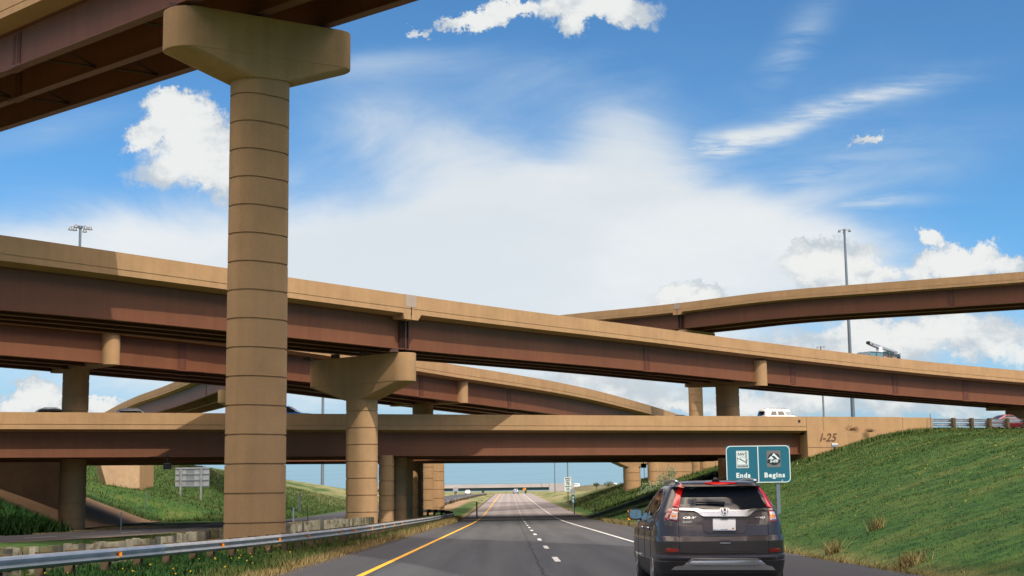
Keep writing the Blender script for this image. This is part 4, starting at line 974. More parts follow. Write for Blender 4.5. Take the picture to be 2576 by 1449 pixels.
for (dr, mi, yy) in ((1.0, 1, -.0092), (.97, 0, -.0098)):
    oo = []; ii = []
    for k in range(15):
        a = R(18 + k * 10.3); ro, ri = (1.06, .90) if mi else (1.035, .925)
        oo.append(S(690 + 168 * ro * math.cos(a), 605 - 175 * ro * math.sin(a))); ii.append(S(690 + 168 * ri * math.cos(a), 605 - 175 * ri * math.sin(a)))
    for k in range(14): flat(mb, [oo[k], oo[k + 1], ii[k + 1], ii[k]], yy, yy + .001, mi)
link('parkway_shield', mb.mesh(), [M['signw'], M['signk']], t)
me = join_text([ST('NW', 650, 355, 82, .015)]); 
for v in me.vertices: v.co.y -= .010
link('shield_lettering', me, M['signk'], t)
me = join_text([ST('PARKWAY', 687, 701, 46, .02, 0, .98)])
for v in me.vertices: v.co.y -= .011
link('shield_lettering', me, M['signw'], t)
# mountain shield
mb = MB(); X0, Z1 = S(1418, 250); X1, Z0 = S(1842, 750); flat(mb, rrect(X0, X1, Z0, Z1, .06), -.006, -.001, 0)
flat(mb, [S(1640 + 190 * math.cos(a), 505 + 187 * math.sin(a)) for a in [k * math.pi / 16 for k in range(32)]], -.008, -.0062, 1)
pl(mb, [(1450, 518), (1835, 518), (1815, 628), (1425, 628)], -.0095, 1)
pl(mb, [(1462, 508), (1555, 408), (1642, 508)], -.0105, 2)
pl(mb, [(1640, 322), (1822, 514), (1740, 514), (1640, 405), (1612, 420), (1575, 395)], -.0105, 2)
link('mountain_shield', mb.mesh(), [M['signgrey'], M['signk'], M['signw']], t)
me = join_text([ST('E-470', 1632, 573, 84, .045, .28, .88, .95)])
for v in me.vertices: v.co.y -= .012
link('shield_lettering', me, M['signw'], t)
for zx in (1738, 560):
    x, _ = S(zx, 0); mb = MB(); mb.box(x - .075, x + .075, .045, .055, -.6, z1 - .1); mb.box(x - .075, x + .075, .15, .16, -.6, z1 - .1); mb.box(x - .006, x + .006, .055, .15, -.6, z1 - .1); link('post', mb.mesh(), M['pole'], t)
# speed limit sign
YQ = 178.0; c = at(1428.5, 1218, YQ); g = gz_(c.x, c.y); t = thing('speed_limit_sign', 'white speed limit sign reading 75 minimum 50 beside the right shoulder', 'road sign', (c.x, c.y, g))
hw = .47; zt_ = at(1428, 1199.6, YQ).z - g; zb_ = at(1428, 1236.6, YQ).z - g
mb = MB(); mb.add(*(lambda p: ([(x, y, z) for y in (0, .03) for x, z in p], [tuple(range(len(p))), tuple(range(len(p), 2 * len(p)))[::-1]] + [(i, (i + 1) % len(p), len(p) + (i + 1) % len(p), len(p) + i) for i in range(len(p))]))(rrect(-hw, hw, zb_, zt_, .05))); link('panel', mb.mesh(), M['signw'], t)
mb = MB(); frame(mb, -hw + .02, hw - .02, zb_ + .02, zt_ - .02, .04, .018, -.006, -.001); link('border', mb.mesh(), M['signk'], t)
hh = zt_ - zb_
me = join_text([('SPEED', .25, 0, zt_ - hh * .13, .008, 0, .95, 1), ('LIMIT', .25, 0, zt_ - hh * .275, .008, 0, .95, 1), ('75', .46, 0, zt_ - hh * .485, .02, 0, .95, 1), ('MINIMUM', .17, 0, zt_ - hh * .665, .008, 0, .9, 1), ('50', .42, 0, zt_ - hh * .85, .012, 0, .95, 1)])
for v in me.vertices: v.co.y -= .006
link('lettering', me, M['signk'], t); mb = MB(); mb.box(-.06, .06, .035, .12, -.5, zt_ - .1); link('post', mb.mesh(), M['wood_b'], t)
# mile marker
c = at(1441.5, 1255, 165); g = gz_(c.x, c.y); t = thing('mile_marker', 'narrow green mile marker reading 46 right of the speed limit sign', 'road sign', (c.x, c.y, g))
a_, b_ = at(1441, 1244, 165).z - g, at(1441, 1266, 165).z - g; mb = MB(); mb.box(-.17, .17, 0, .02, b_, a_); link('panel', mb.mesh(), M['signg'], t)
me = join_text([('4', .36, 0, a_ - .34, .01, 0, 1, 1), ('6', .36, 0, a_ - .66, .01, 0, 1, 1), ('2', .18, .04, b_ + .12, .008, 0, 1, 1)])
for v in me.vertices: v.co.y -= .006
link('lettering', me, M['signw'], t); mb = MB(); mb.box(-.03, .03, .02, .06, -.3, a_); link('post', mb.mesh(), M['pole'], t)
mb = MB(); mb.box(-.3, .25, .03, .05, a_ + .12, a_ + .6); link('back_plate', mb.mesh(), M['signback'], t)
# big sign seen from the back, left
cB = at(483, 1201, 168); g = gz_(cB.x, cB.y); t = thing('sign_back', 'unpainted back of a large highway sign on two posts on the left slope', 'road sign', (cB.x, cB.y, g), R(-6))
w_ = 2.05; za, zb_ = at(483, 1176, 168).z - g, at(483, 1226, 168).z - g
mb = MB(); mb.box(-w_, w_, .08, .12, zb_, za); link('panel', mb.mesh(), M['signback'], t)
mb = MB(); mb.box(-w_ * .12 - .5, w_ * .12, .072, .079, zb_ + .1, za - .1); link('darker_patch', mb.mesh(), pmat('dull_aluminium', (.20, .22, .24), .6, .3, .1, 2), t)
for f in (.06, .36, .66, .94):
    z_ = zb_ + (za - zb_) * f; mb = MB(); mb.box(-w_, w_, .0, .07, z_ - .05, z_ + .05); link('rail', mb.mesh(), M['galv'], t)
for x_ in (-w_ * .64, w_ * .56):
    gg = gz_(cB.x + x_, cB.y) - g; mb = MB(); mb.box(x_ - .09, x_ + .09, -.2, -.02, gg - .6, za - .05); link('post', mb.mesh(), M['galv_old'], t)
# small far signs
def smallsign(px, py, Y, wpx, hpx, kind, label, mat, matp='pole', post=True):
    c = at(px, py, Y); g = gz_(c.x, c.y); t = thing('road_sign', label, 'road sign', (c.x, c.y, g)); s = Y / F; mb = MB(); z = c.z - g; a, b = wpx * s / 2, hpx * s / 2
    if kind == 'diamond': flat(mb, [(0, z - b), (a, z), (0, z + b), (-a, z)], 0, .03)
    else: mb.box(-a, a, 0, .03, z - b, z + b)
    link('panel', mb.mesh(), M[mat], t); mb = MB(); mb.tube([(0, .06, -.3), (0, .06, z + b * .8)], .05, 6); link('post', mb.mesh(), M[matp], t)
    if kind == 'diamond':
        me = text_mesh('>', a * 1.3, .05, 0, .01); me.transform(Matrix.Translation((0, -.02, z)) @ Matrix.Rotation(R(90), 4, 'X')); link('arrow', me, M['signk'], t)
M['yellowsign'] = pmat('amber_sign', (.85, .33, .02), .6, 0, .05, 2)
smallsign(1319.5, 1230.5, 560, 10, 8.5, 'diamond', 'small orange diamond warning sign beyond the crest of the road', 'yellowsign')
smallsign(1146, 1231, 330, 13, 10, 'rect', 'small sign seen from behind on a pale post by the opposite road', 'signback')
def marker(px, py0, py1, Y, label, r=.05, mat='pole', lean=0, refl=0):
    b = at(px, py1, Y); g = gz_(b.x, b.y); a = at(px, py0, Y); t = thing('marker_post', label, 'marker post', (b.x, b.y, g)); z = a.z - g
    mb = MB(); mb.box(-r, r, -.02, .02, -.3, z) if not lean else mb.tube([(0, 0, -.3), (lean, 0, z)], r, 6); link('post', mb.mesh(), M[mat], t)
    if refl:
        for k in range(refl):
            mb = MB(); zc = z + .02 - k * .22; mb.tube([(0, -.06, zc), (0, -.03, zc)], .085, 10); link('reflector', mb.mesh(), M['redlens' if k % 2 else 'orange'], t)
marker(1583, 1287, 1316, 86, 'rusty marker post with stacked orange and red reflectors left of the dark car', .035, 'wood_b', 0, 3)
marker(1199.5, 1262, 1279, 148, 'dark flat marker post in the median beyond the bridge shadow', .07)
marker(1497, 1268, 1291, 150, 'pale thin delineator post on the right verge', .05, 'signback')
marker(1445, 1272, 1288, 155, 'short delineator post just right of the mile marker', .05, 'signback')
marker(304, 1288, 1330, 100, 'thin dark post in front of the slope paving', .03)
marker(738, 1276, 1317, 95, 'dark delineator post between the two big columns', .05)
marker(362, 1233, 1256, 150, 'leaning thin post on the left slope', .04, 'pole', .35)
marker(775, 1270, 1285, 150, 'short leaning post on the far left verge', .05, 'pole', -.12)
marker(754, 1241, 1263, 190, 'pair of grey marker boards on the far hill', .14)
# little floodlight on the slope
q = gpt(2100, 1135); t = thing('floodlight', 'small grey floodlight on the grass slope below the I-25 lettering', 'floodlight', (q.x, q.y, gz_(q.x, q.y)))
mb = MB(); mb.tube([(0, 0, -.2), (0, 0, .35)], .05, 8); link('stand', mb.mesh(), M['pole'], t); mb = MB(); mb.box(-.26, .26, -.18, .14, .35, .62); o = link('lamp_box', mb.mesh(), M['galv'], t); bevel_mod(o, .03)
# floodlights under the low bridge
for px, py in ((421, 1172), (1619, 1171)):
    q = at(px, py, 108 if px < 600 else 152); t = thing('floodlight', ('dark floodlight hanging under the low bridge at the left opening', 'dark floodlight hanging under the low bridge by the round pier')[px > 600], 'floodlight', q)
    mb = MB(); mb.box(-.28, .28, -.2, .2, -.25, .2); o = link('lamp_box', mb.mesh(), M['black'], t); bevel_mod(o, .05); mb = MB(); mb.tube([(0, 0, .15), (0, 0, .9)], .05, 6); link('bracket', mb.mesh(), M['black'], t)

# ------------------------------------------------------------------ vehicles
class Slice:
    """car body as a stack of horizontal plan outlines: rows (z, y_rear, y_front, half_width)"""
    def __init__(s, rows, n=3.0, m=16.0):
        a = np.array(rows, float); s.z, s.yr, s.yf, s.w = a.T; s.n = n; s.m = m
    def g(s, z): return tuple(float(np.interp(z, s.z, q)) for q in (s.yr, s.yf, s.w))
    def rear_y(s, x, z):
        yr, yf, w = s.g(z); hl = (yf - yr) / 2; r = min(abs(x) / w, .9999); return (yr + yf) / 2 - hl * (1 - r ** s.n) ** (1 / s.m)
    def side_x(s, y, z):
        yr, yf, w = s.g(z); hl = (yf - yr) / 2; r = min(abs(y - (yr + yf) / 2) / hl, .9999); return w * (1 - r ** s.m) ** (1 / s.n)
    def inside(s, p):
        if p.z > s.z[-1] or p.z < s.z[0]: return -1
        yr, yf, w = s.g(p.z); hl = (yf - yr) / 2
        return 1 - (abs(p.x) / w) ** s.n - (abs(p.y - (yr + yf) / 2) / hl) ** s.m
    def body(s, nz=70, nx=22, ny=40):
        zs = sorted(set(list(np.linspace(s.z[0], s.z[-1], nz)) + list(s.z))); rings = []
        for z in zs:
            yr, yf, w = s.g(z); hl = (yf - yr) / 2; yc = (yr + yf) / 2; xa = .93 * w
            ya = hl * (1 - .93 ** s.n) ** (1 / s.m); r = []
            for k in range(nx): x = -xa + 2 * xa * k / nx; r.append((x, yc - hl * (1 - abs(x / w) ** s.n) ** (1 / s.m), z))
            for k in range(ny): y = -ya + 2 * ya * k / ny; r.append((w * (1 - abs(y / hl) ** s.m) ** (1 / s.n), yc + y, z))
            for k in range(nx): x = xa - 2 * xa * k / nx; r.append((x, yc + hl * (1 - abs(x / w) ** s.n) ** (1 / s.m), z))
            for k in range(ny): y = ya - 2 * ya * k / ny; r.append((-w * (1 - abs(y / hl) ** s.m) ** (1 / s.n), yc + y, z))
            rings.append([Vector(v) for v in r])
        mb = MB(); mb.loft(rings); return mb
def poly_rows(poly, N=10, Mn=12, mode='rows'):
    """regular grid filling a polygon that is monotone in rows or columns"""
    P_ = [(x, y) if mode == 'rows' else (y, x) for x, y in poly]; ys_ = sorted(set(y for _, y in P_)); lo, hi = ys_[0], ys_[-1]; lv = sorted(set([lo + (hi - lo) * k / N for k in range(N + 1)] + ys_)); g = []
    e = (hi - lo) * 1e-4
    for y in lv:
        yy = min(max(y, lo + e), hi - e); xs_ = []
        for i in range(len(P_)):
            (x0, y0), (x1, y1) = P_[i], P_[(i + 1) % len(P_)]
            if (y0 - yy) * (y1 - yy) < 0: xs_.append(x0 + (x1 - x0) * (yy - y0) / (y1 - y0))
        if len(xs_) < 2: continue
        a, b = min(xs_), max(xs_); g.append([(a + (b - a) * k / Mn, y) if mode == 'rows' else (y, a + (b - a) * k / Mn) for k in range(Mn + 1)])
    return g
def patch(g, fn, off, th=.012):
    """drape grid g with fn -> (point, normal); closed shell"""
    top = []; bot = []
    for row in g:
        a = []; b = []
        for uvv in row: p, n = fn(*uvv); a.append(p + n * off); b.append(p - n * th)
        top.append(a); bot.append(b)
    ny_, nx_ = len(g), len(g[0]); mb = MB(); vs = [v for r_ in top for v in r_] + [v for r_ in bot for v in r_]; o = ny_ * nx_; fs = []
    for i in range(ny_ - 1):
        for j in range(nx_ - 1): q = i * nx_ + j; fs += [(q, q + 1, q + nx_ + 1, q + nx_), (o + q, o + q + nx_, o + q + nx_ + 1, o + q + 1)]
    for i in range(ny_ - 1):
        for j in (0, nx_ - 1): q = i * nx_ + j; fs.append((q, q + nx_, o + q + nx_, o + q))
    for j in range(nx_ - 1):
        for i in (0, ny_ - 1): q = i * nx_ + j; fs.append((q, o + q, o + q + 1, q + 1))
    mb.add(vs, fs); me = mb.mesh(); return autosmooth(me, 40)
def wheel(parent, x, y, r, side, w_=.22, spokes=5, rimmat='silver'):
    def ringp(rad, xx, n=40): return [Vector((xx, rad * math.cos(a), rad * math.sin(a))) for a in [k * 2 * math.pi / n for k in range(n)]]
    s = side; mb = MB(); mb.loft([ringp(r * .66, s * 0), ringp(r * .90, s * .002), ringp(r * .985, -s * .03), ringp(r, -s * .06), ringp(r, -s * (w_ - .06)), ringp(r * .97, -s * (w_ - .02)), ringp(r * .66, -s * w_)])
    me = mb.mesh(); autosmooth(me); tyre = link('wheel', me, M['rubber'], parent, (x, y, r))
    mb = MB(); mb.loft([ringp(r * .67, s * .004), ringp(r * .63, s * .002), ringp(r * .60, -s * .05), ringp(r * .2, -s * .07)], caps=True)
    me = mb.mesh(); autosmooth(me); link('rim', me, M['black'], tyre)
    mb = MB(); mb.loft([ringp(r * .68, s * .006), ringp(r * .68, s * .012), ringp(r * .61, s * .006), ringp(r * .61, -s * .02)], caps=False)
    for k in range(spokes):
        a = k * 2 * math.pi / spokes; ca, sa = math.cos(a), math.sin(a)
        pts = [(.08, .10), (.62, .17), (.62, -.17), (.08, -.10)]
        vs = [Vector((xx, (p * ca - q * sa) * r, (p * sa + q * ca) * r)) for xx in (s * .005, -s * .03) for p, q in pts]; mb.add(vs, [(0, 1, 2, 3), (4, 7, 6, 5), (0, 4, 5, 1), (1, 5, 6, 2), (2, 6, 7, 3), (3, 7, 4, 0)])
    mb.loft([ringp(r * .16, s * .012, 16), ringp(r * .14, -s * .03, 16)]); link('spokes', mb.mesh(), M[rimmat], tyre)
    return tyre
def cut_arches(o, ws, r, dark):
    o.data.materials.append(dark); cs = []
    for (y, z) in ws:
        for sd in (-1, 1):
            mb = MB(); rg = [[Vector((xx, y + r * math.cos(a), z + r * math.sin(a))) for a in [k * 2 * math.pi / 36 for k in range(36)]] for xx in (sd * .52, sd * 1.4)]
            mb.loft(rg); me = mb.mesh(); me.materials.append(dark); c = bpy.data.objects.new('cut', me); COL.objects.link(c); c.matrix_world = o.matrix_world.copy(); cs.append(c)
            md = o.modifiers.new('b', 'BOOLEAN'); md.object = c; md.operation = 'DIFFERENCE'; md.solver = 'EXACT'
            c.parent = o.parent
    C.view_layer.update(); dg = C.evaluated_depsgraph_get(); me = bpy.data.meshes.new_from_object(o.evaluated_get(dg)); nm = o.data.name
    o.modifiers.clear(); o.data = me; me.name = nm
    for c in cs: bpy.data.objects.remove(c)
    autosmooth(me, 28)

# --- the dark SUV in the right lane
SX, SY = 2.87, 19.85; SZ = float(zr(SY)) + .004
sl_ = math.atan((float(zr(SY + 3)) - float(zr(SY))) / 3)
suv = thing('suv', 'dark brown-grey SUV seen from behind in the right lane with lit red tail lights', 'car', (SX, SY, SZ)); suv.rotation_euler = (sl_, 0, 0)
suv['label'] = 'large dark brown-grey SUV seen from behind in the right lane'
SB = Slice([(.20, .42, 4.2, .72), (.24, .22, 4.35, .80), (.30, .09, 4.45, .86), (.36, .05, 4.5, .885), (.46, .025, 4.53, .905), (.525, .01, 4.54, .912), (.535, .025, 4.54, .912), (.575, .0, 4.53, .915), (.602, .005, 4.52, .915), (.618, .062, 4.52, .915), (.66, .055, 4.52, .915),
            (.74, .053, 4.50, .915), (.80, .052, 4.48, .915), (.86, .085, 4.46, .912), (.872, .105, 4.44, .91), (.95, .12, 4.38, .905), (1.02, .135, 4.15, .895), (1.08, .155, 3.75, .88), (1.12, .17, 3.42, .865), (1.20, .20, 3.18, .835), (1.30, .29, 2.98, .785), (1.40, .39, 2.77, .735),
            (1.50, .50, 2.52, .68), (1.545, .54, 2.40, .65), (1.56, .40, 2.34, .635), (1.585, .42, 2.25, .605), (1.61, .47, 2.14, .56), (1.63, .60, 2.0, .52), (1.645, .82, 1.85, .41), (1.655, 1.05, 1.6, .24), (1.658, 1.2, 1.45, .10)])
M['paint'] = pmat('metallic_brown_grey_paint', (.042, .034, .034), .38, .30, 0, spec=.4, coat=.55)
M['paint'].node_tree.nodes['Principled BSDF'].inputs['Coat Roughness'].default_value = .04
suv.scale = (1, 1, .994); SM = Matrix.Translation((SX, SY, SZ)) @ Matrix.Rotation(sl_, 4, 'X') @ Matrix.Diagonal((1, 1, .994, 1)); SMi = SM.inverted()
mb = SB.body(); me = mb.mesh(); o = link('body', me, [M['paint'], M['black']], suv)
for p in me.polygons:
    if p.center.z < .53: p.material_index = 1
C.view_layer.update(); cut_arches(o, ((.93, .35), (3.55, .35)), .40, M['black'])
def q2px(zx, zy): return (2360 + zx / 3.6226) / 1.4907, (1760 + zy / 3.6226) / 1.4907
def hit(px, py, B=SB, Mi=SMi):
    o_ = Mi @ Vector((0, 0, CAMZ)); d = (Mi.to_3x3() @ ray(px, py)).normalized()
    t = (-.3 - o_.y) / d.y; prev = None
    for k in range(400):
        p = o_ + d * t
        if B.inside(p) > 0: break
        prev = t; t += .012
    else:
        t = (.25 - o_.y) / d.y; p = o_ + d * t; return p, Vector((0, -1, 0))
    a, b = prev or t, t
    for _ in range(18):
        m_ = (a + b) / 2
        if B.inside(o_ + d * m_) > 0: b = m_
        else: a = m_
    p = o_ + d * b; e = .004; gr = Vector(((B.inside(p + Vector((e, 0, 0))) - B.inside(p - Vector((e, 0, 0)))), (B.inside(p + Vector((0, e, 0))) - B.inside(p - Vector((0, e, 0)))), (B.inside(p + Vector((0, 0, e))) - B.inside(p - Vector((0, 0, e))))))
    n_ = -gr.normalized() if gr.length > 0 else Vector((0, -1, 0)); 
    if n_.dot(d) > -.15: n_ = Vector((n_.x, min(n_.y, -.3), 0)).normalized()
    return p, n_
def rearfn(zx, zy): return hit(*q2px(zx, zy))
def rp(name, poly, mat, off=.004, mode='rows', parent=suv, N=10, Mn=14, th=.01, fn=rearfn):
    return link(name, patch(poly_rows(poly, N, Mn, mode), fn, off, th), M[mat] if isinstance(mat, str) else mat, parent)
rp('rear_window', [(757, 226), (1702, 234), (1775, 310), (1840, 430), (1866, 536), (1690, 541), (1560, 563), (1000, 561), (930, 545), (678, 538), (690, 450), (713, 340), (738, 262)], 'glass', .003, N=16, Mn=24)
rp('high_brake_light', [(1010, 190), (1190, 180), (1465, 190), (1400, 206), (1190, 213), (1060, 206)], 'redlens', .012, 'cols')
rp('tail_light', [(700, 200), (745, 210), (752, 235), (715, 310), (690, 430), (672, 535), (585, 530), (605, 450), (630, 370), (650, 290), (670, 235)], 'redlens', .014)
rp('tail_light', [(1712, 212), (1740, 222), (1800, 290), (1870, 390), (1915, 470), (1942, 537), (1870, 535), (1842, 420), (1775, 300), (1720, 235)], 'redlens', .014)
M['dkred'] = pmat('dark_red_lens', (.22, .006, .006), .15, 0, .3, 9, spec=.7, coat=.6)
l = rp('tail_light', [(545, 533), (672, 537), (660, 706), (505, 698), (478, 672), (512, 600)], 'dkred', .012)
rp('clear_lens', [(592, 577), (658, 579), (650, 690), (548, 688), (562, 640)], 'clearlens', .017, parent=l); rp('clear_lens', [(586, 540), (668, 542), (666, 556), (580, 553)], 'clearlens', .017, parent=l)
rp('amber_lens', [(580, 625), (640, 627), (634, 660), (570, 655)], 'amberlens', .020, parent=l)
l = rp('tail_light', [(1885, 541), (1946, 546), (1985, 640), (2001, 690), (1996, 712), (1903, 712)], 'dkred', .012)
rp('clear_lens', [(1898, 580), (1958, 580), (1988, 690), (1912, 692)], 'clearlens', .017, parent=l); rp('clear_lens', [(1890, 543), (1942, 545), (1945, 556), (1892, 556)], 'clearlens', .017, parent=l)
rp('amber_lens', [(1902, 620), (1966, 622), (1980, 660), (1908, 662)], 'amberlens', .020, parent=l)
rp('chrome_bar', [(680, 537), (925, 543), (1000, 562), (1560, 565), (1685, 543), (1880, 541), (1882, 566), (1715, 570), (1665, 590), (1625, 646), (985, 646), (940, 602), (900, 577), (680, 567)], 'chrome', .022, 'cols', N=30, Mn=6)
rp('bar_shadow_strip', [(975, 646), (1628, 646), (1612, 690), (1000, 690)], 'black', .003, 'cols', N=12, Mn=3)  # black strip painted as the shadow beneath the chrome bar
M['paint2'] = pmat('recess_paint', (.050, .042, .045), .45, .3, 0, spec=.4, coat=.2)
rp('plate_panel', [(1002, 690), (1610, 690), (1562, 838), (1530, 862), (1055, 862), (1018, 838)], 'paint2', .0022)
pl_ = rp('licence_plate', [(1133, 678), (1441, 680), (1441, 836), (1136, 835)], 'white', .02)
rp('plate_frame', [(1133, 678), (1441, 680), (1441, 688), (1133, 686)], 'silver', .024, parent=pl_); rp('plate_frame', [(1135, 826), (1441, 826), (1441, 838), (1136, 837)], 'silver', .024, parent=pl_)
rp('plate_sticker', [(1392, 798), (1422, 798), (1422, 816), (1392, 816)], 'amberlens', .024, parent=pl_)
hn = rp('tailgate_handle', [(1222, 955), (1382, 955), (1374, 986), (1232, 986)], 'black', .003)
rp('handle_grip', [(1230, 992), (1374, 992), (1370, 1009), (1234, 1009)], 'silver', .012, parent=hn)
rp('bumper_reflector', [(500, 1070), (668, 1071), (668, 1126), (498, 1128)], 'dkred', .006); rp('bumper_reflector', [(1905, 1072), (2044, 1070), (2048, 1124), (1905, 1125)], 'dkred', .006)
sk = rp('skid_plate', [(575, 1362), (620, 1320), (728, 1312), (785, 1262), (850, 1208), (1745, 1208), (1795, 1240), (1868, 1305), (1950, 1318), (1975, 1362)], 'silver', .02, 'cols', N=36, Mn=8)
rp('skid_ridge_highlight', [(830, 1300), (870, 1288), (1750, 1288), (1790, 1300), (1700, 1304), (900, 1304)], 'chrome', .028, 'cols', parent=sk, N=20, Mn=3)  # raised ridge strip; lighter chrome tone paints in its highlight
def rline(name, pts, r, mat, off=.003, parent=suv, n=6):
    P_ = []
    for i in range(len(pts) - 1):
        for k in range(8): t_ = k / 8; p, nn = rearfn(pts[i][0] * (1 - t_) + pts[i + 1][0] * t_, pts[i][1] * (1 - t_) + pts[i + 1][1] * t_); P_.append(p + nn * off)
    p, nn = rearfn(*pts[-1]); P_.append(p + nn * off); mb = MB(); mb.tube(P_, r, n); return link(name, mb.mesh(True), M[mat], parent)
rline('tailgate_seam', [(667, 570), (668, 700), (676, 1000), (686, 1095), (718, 1126), (760, 1135), (1850, 1140), (1888, 1118), (1897, 1090), (1894, 900), (1885, 715)], .006, 'black', 0)
rline('recess_rim', [(985, 690), (1018, 838), (1055, 864), (1530, 864), (1562, 838), (1612, 690)], .006, 'paint', .003)
wp = rline('rear_wiper', [(900, 465), (1050, 468), (1180, 474), (1290, 476)], .013, 'black', .03)
rline('wiper_arm', [(1050, 462), (1200, 470), (1295, 476)], .02, 'black', .035, wp)
def rtext(s, zx, zy, hq, mat, bold, shear, ws, name='lettering', off=.006, parent=suv):
    me = text_mesh(s, 1, bold, shear, .004); k = hq / .7
    for v in me.vertices:
        p, nn = rearfn(zx + v.co.x * k * ws, zy - v.co.y * k); v.co = p + nn * (off + v.co.z * .5)
    link(name, me, M[mat], parent)
rtext('CR-V', 805, 661, 27, 'chrome', .05, .35, 1.9); rtext('AWD', 1765, 657, 24, 'chrome', .04, .4, 1.55); rtext('PLANET', 790, 720, 22, 'signw', .01, 0, 1.1)
rtext('PLANET', 1290, 822, 11, 'pole', .03, 0, 1.7, 'plate_lettering', .027, pl_); rtext('HONDA', 1287, 687, 12, 'black', .05, 0, 1.6, 'plate_lettering', .03, pl_)
bd = rp('badge', [(1225, 556), (1250, 545), (1335, 545), (1358, 556), (1350, 600), (1335, 622), (1316, 634), (1268, 634), (1248, 622), (1235, 600)], 'chrome', .034)
rp('badge_field', [(1243, 562), (1258, 554), (1328, 554), (1342, 562), (1336, 596), (1322, 616), (1310, 624), (1274, 624), (1262, 616), (1248, 596)], 'signk', .037, parent=bd)
for poly in ([(1254, 558), (1274, 556), (1281, 622), (1266, 618)], [(1312, 556), (1332, 558), (1320, 618), (1305, 622)], [(1276, 583), (1310, 583), (1308, 598), (1278, 598)]): rp('badge_letter', poly, 'chrome', .041, parent=bd)
# side glass, mirrors, handles
def sidefn(sd): 
    def f(y, z):
        x = SB.side_x(y, z); e = .01; dx_dz = (SB.side_x(y, z + e) - SB.side_x(y, z - e)) / (2 * e); dx_dy = (SB.side_x(y + e, z) - SB.side_x(y - e, z)) / (2 * e)
        return Vector((sd * x, y, z)), Vector((sd, -dx_dy, -dx_dz)).normalized()
    return f
for sd in (-1, 1):
    f = sidefn(sd)
    for poly in ([(2.02, 1.10), (3.22, 1.05), (2.72, 1.41), (2.45, 1.49), (2.07, 1.52)], [(1.10, 1.14), (1.95, 1.105), (1.99, 1.52), (1.5, 1.525), (1.18, 1.49)], [(.62, 1.25), (1.02, 1.155), (1.10, 1.47), (.98, 1.44), (.72, 1.33)]):
        link('side_window', patch(poly_rows(poly, 8, 8, 'cols'), f, .004, .01), M['glass'], suv)
    mb = MB(); mb.tube([f(y, z)[0] + f(y, z)[1] * .006 for y, z in ((3.25, 1.035), (2.6, 1.06), (2.0, 1.085), (1.4, 1.11), (.9, 1.16), (.58, 1.245), (.70, 1.36), (1.0, 1.475), (1.4, 1.54), (2.0, 1.54), (2.45, 1.51))], .009, 6); link('window_trim', mb.mesh(True), M['chrome'], suv)
    for y in (1.25, 2.2): mb = MB(); mb.tube([f(y, .97)[0] + f(y, .97)[1] * .01, f(y + .1, .975)[0] + f(y, .97)[1] * .03, f(y + .2, .975)[0] + f(y, .97)[1] * .01], .016, 6); link('door_handle', mb.mesh(True), M['chrome'], suv)
    for y in (1.08, 2.0, 3.1):
        mb = MB(); zz = [(.50 + .58 * k / 8) for k in range(9)]; mb.tube([f(y, z)[0] for z in zz], .005, 5); link('door_seam', mb.mesh(), M['black'], suv)
    xm = sd * .958; mb = MB(); rr = []
    for (yy, s_) in ((3.0, .9), (3.02, 1.0), (3.12, .92), (3.20, .6), (3.23, .25)): rr.append([Vector((xm + .112 * s_ * x, yy, 1.165 + .088 * s_ * z)) for x, z in [(math.copysign(abs(math.cos(a)) ** .5, math.cos(a)), math.copysign(abs(math.sin(a)) ** .55, math.sin(a))) for a in [k * 2 * math.pi / 28 for k in range(28)]]])
    mb.loft(rr); me = mb.mesh(); autosmooth(me, 50); mi_ = link('wing_mirror', me, M['paint'], suv)
    mb = MB(); rr = [[Vector((xm + .094 * x, yy, 1.165 + .07 * z)) for x, z in [(math.copysign(abs(math.cos(a)) ** .5, math.cos(a)), math.copysign(abs(math.sin(a)) ** .55, math.sin(a))) for a in [k * 2 * math.pi / 28 for k in range(28)]]] for yy in (2.994, 3.001)]; mb.loft(rr)
    link('mirror_glass', mb.mesh(), pmat('mirror_glass', (.30, .42, .48), .08, .9, 0), mi_); mb = MB(); mb.box(min(sd * .80, sd * .92), max(sd * .80, sd * .92), 3.05, 3.13, 1.09, 1.14); link('mirror_arm', mb.mesh(), M['black'], mi_)
    for y in (.93, 3.55): wheel(suv, sd * .905, y, .345, sd)
    xs_ = lambda y: .60 + .03 * (y < 2.2)
    mb = MB(); mb.tube([(sd * .56, .58, 1.628), (sd * .56, .70, 1.642), (sd * .565, 1.0, 1.655), (sd * .565, 1.6, 1.66), (sd * .555, 2.1, 1.65), (sd * .54, 2.3, 1.64)], [.028, .024, .02, .02, .02, .028], 8); link('roof_rail', mb.mesh(True), M['chrome'], suv)
mb = MB(); mb.tube([(.0, .62, 1.63), (.0, .64, 1.685)], [.06, .025], 8); mb.tube([(.0, .64, 1.68), (.0, .60, 1.80), (.0, .54, 1.93)], [.006, .004, .003], 5); link('antenna', mb.mesh(True), M['black'], suv)
mb = MB(); mb.box(-.5, .5, .25, 4.1, .19, .26); link('underbody', mb.mesh(), M['black'], suv)

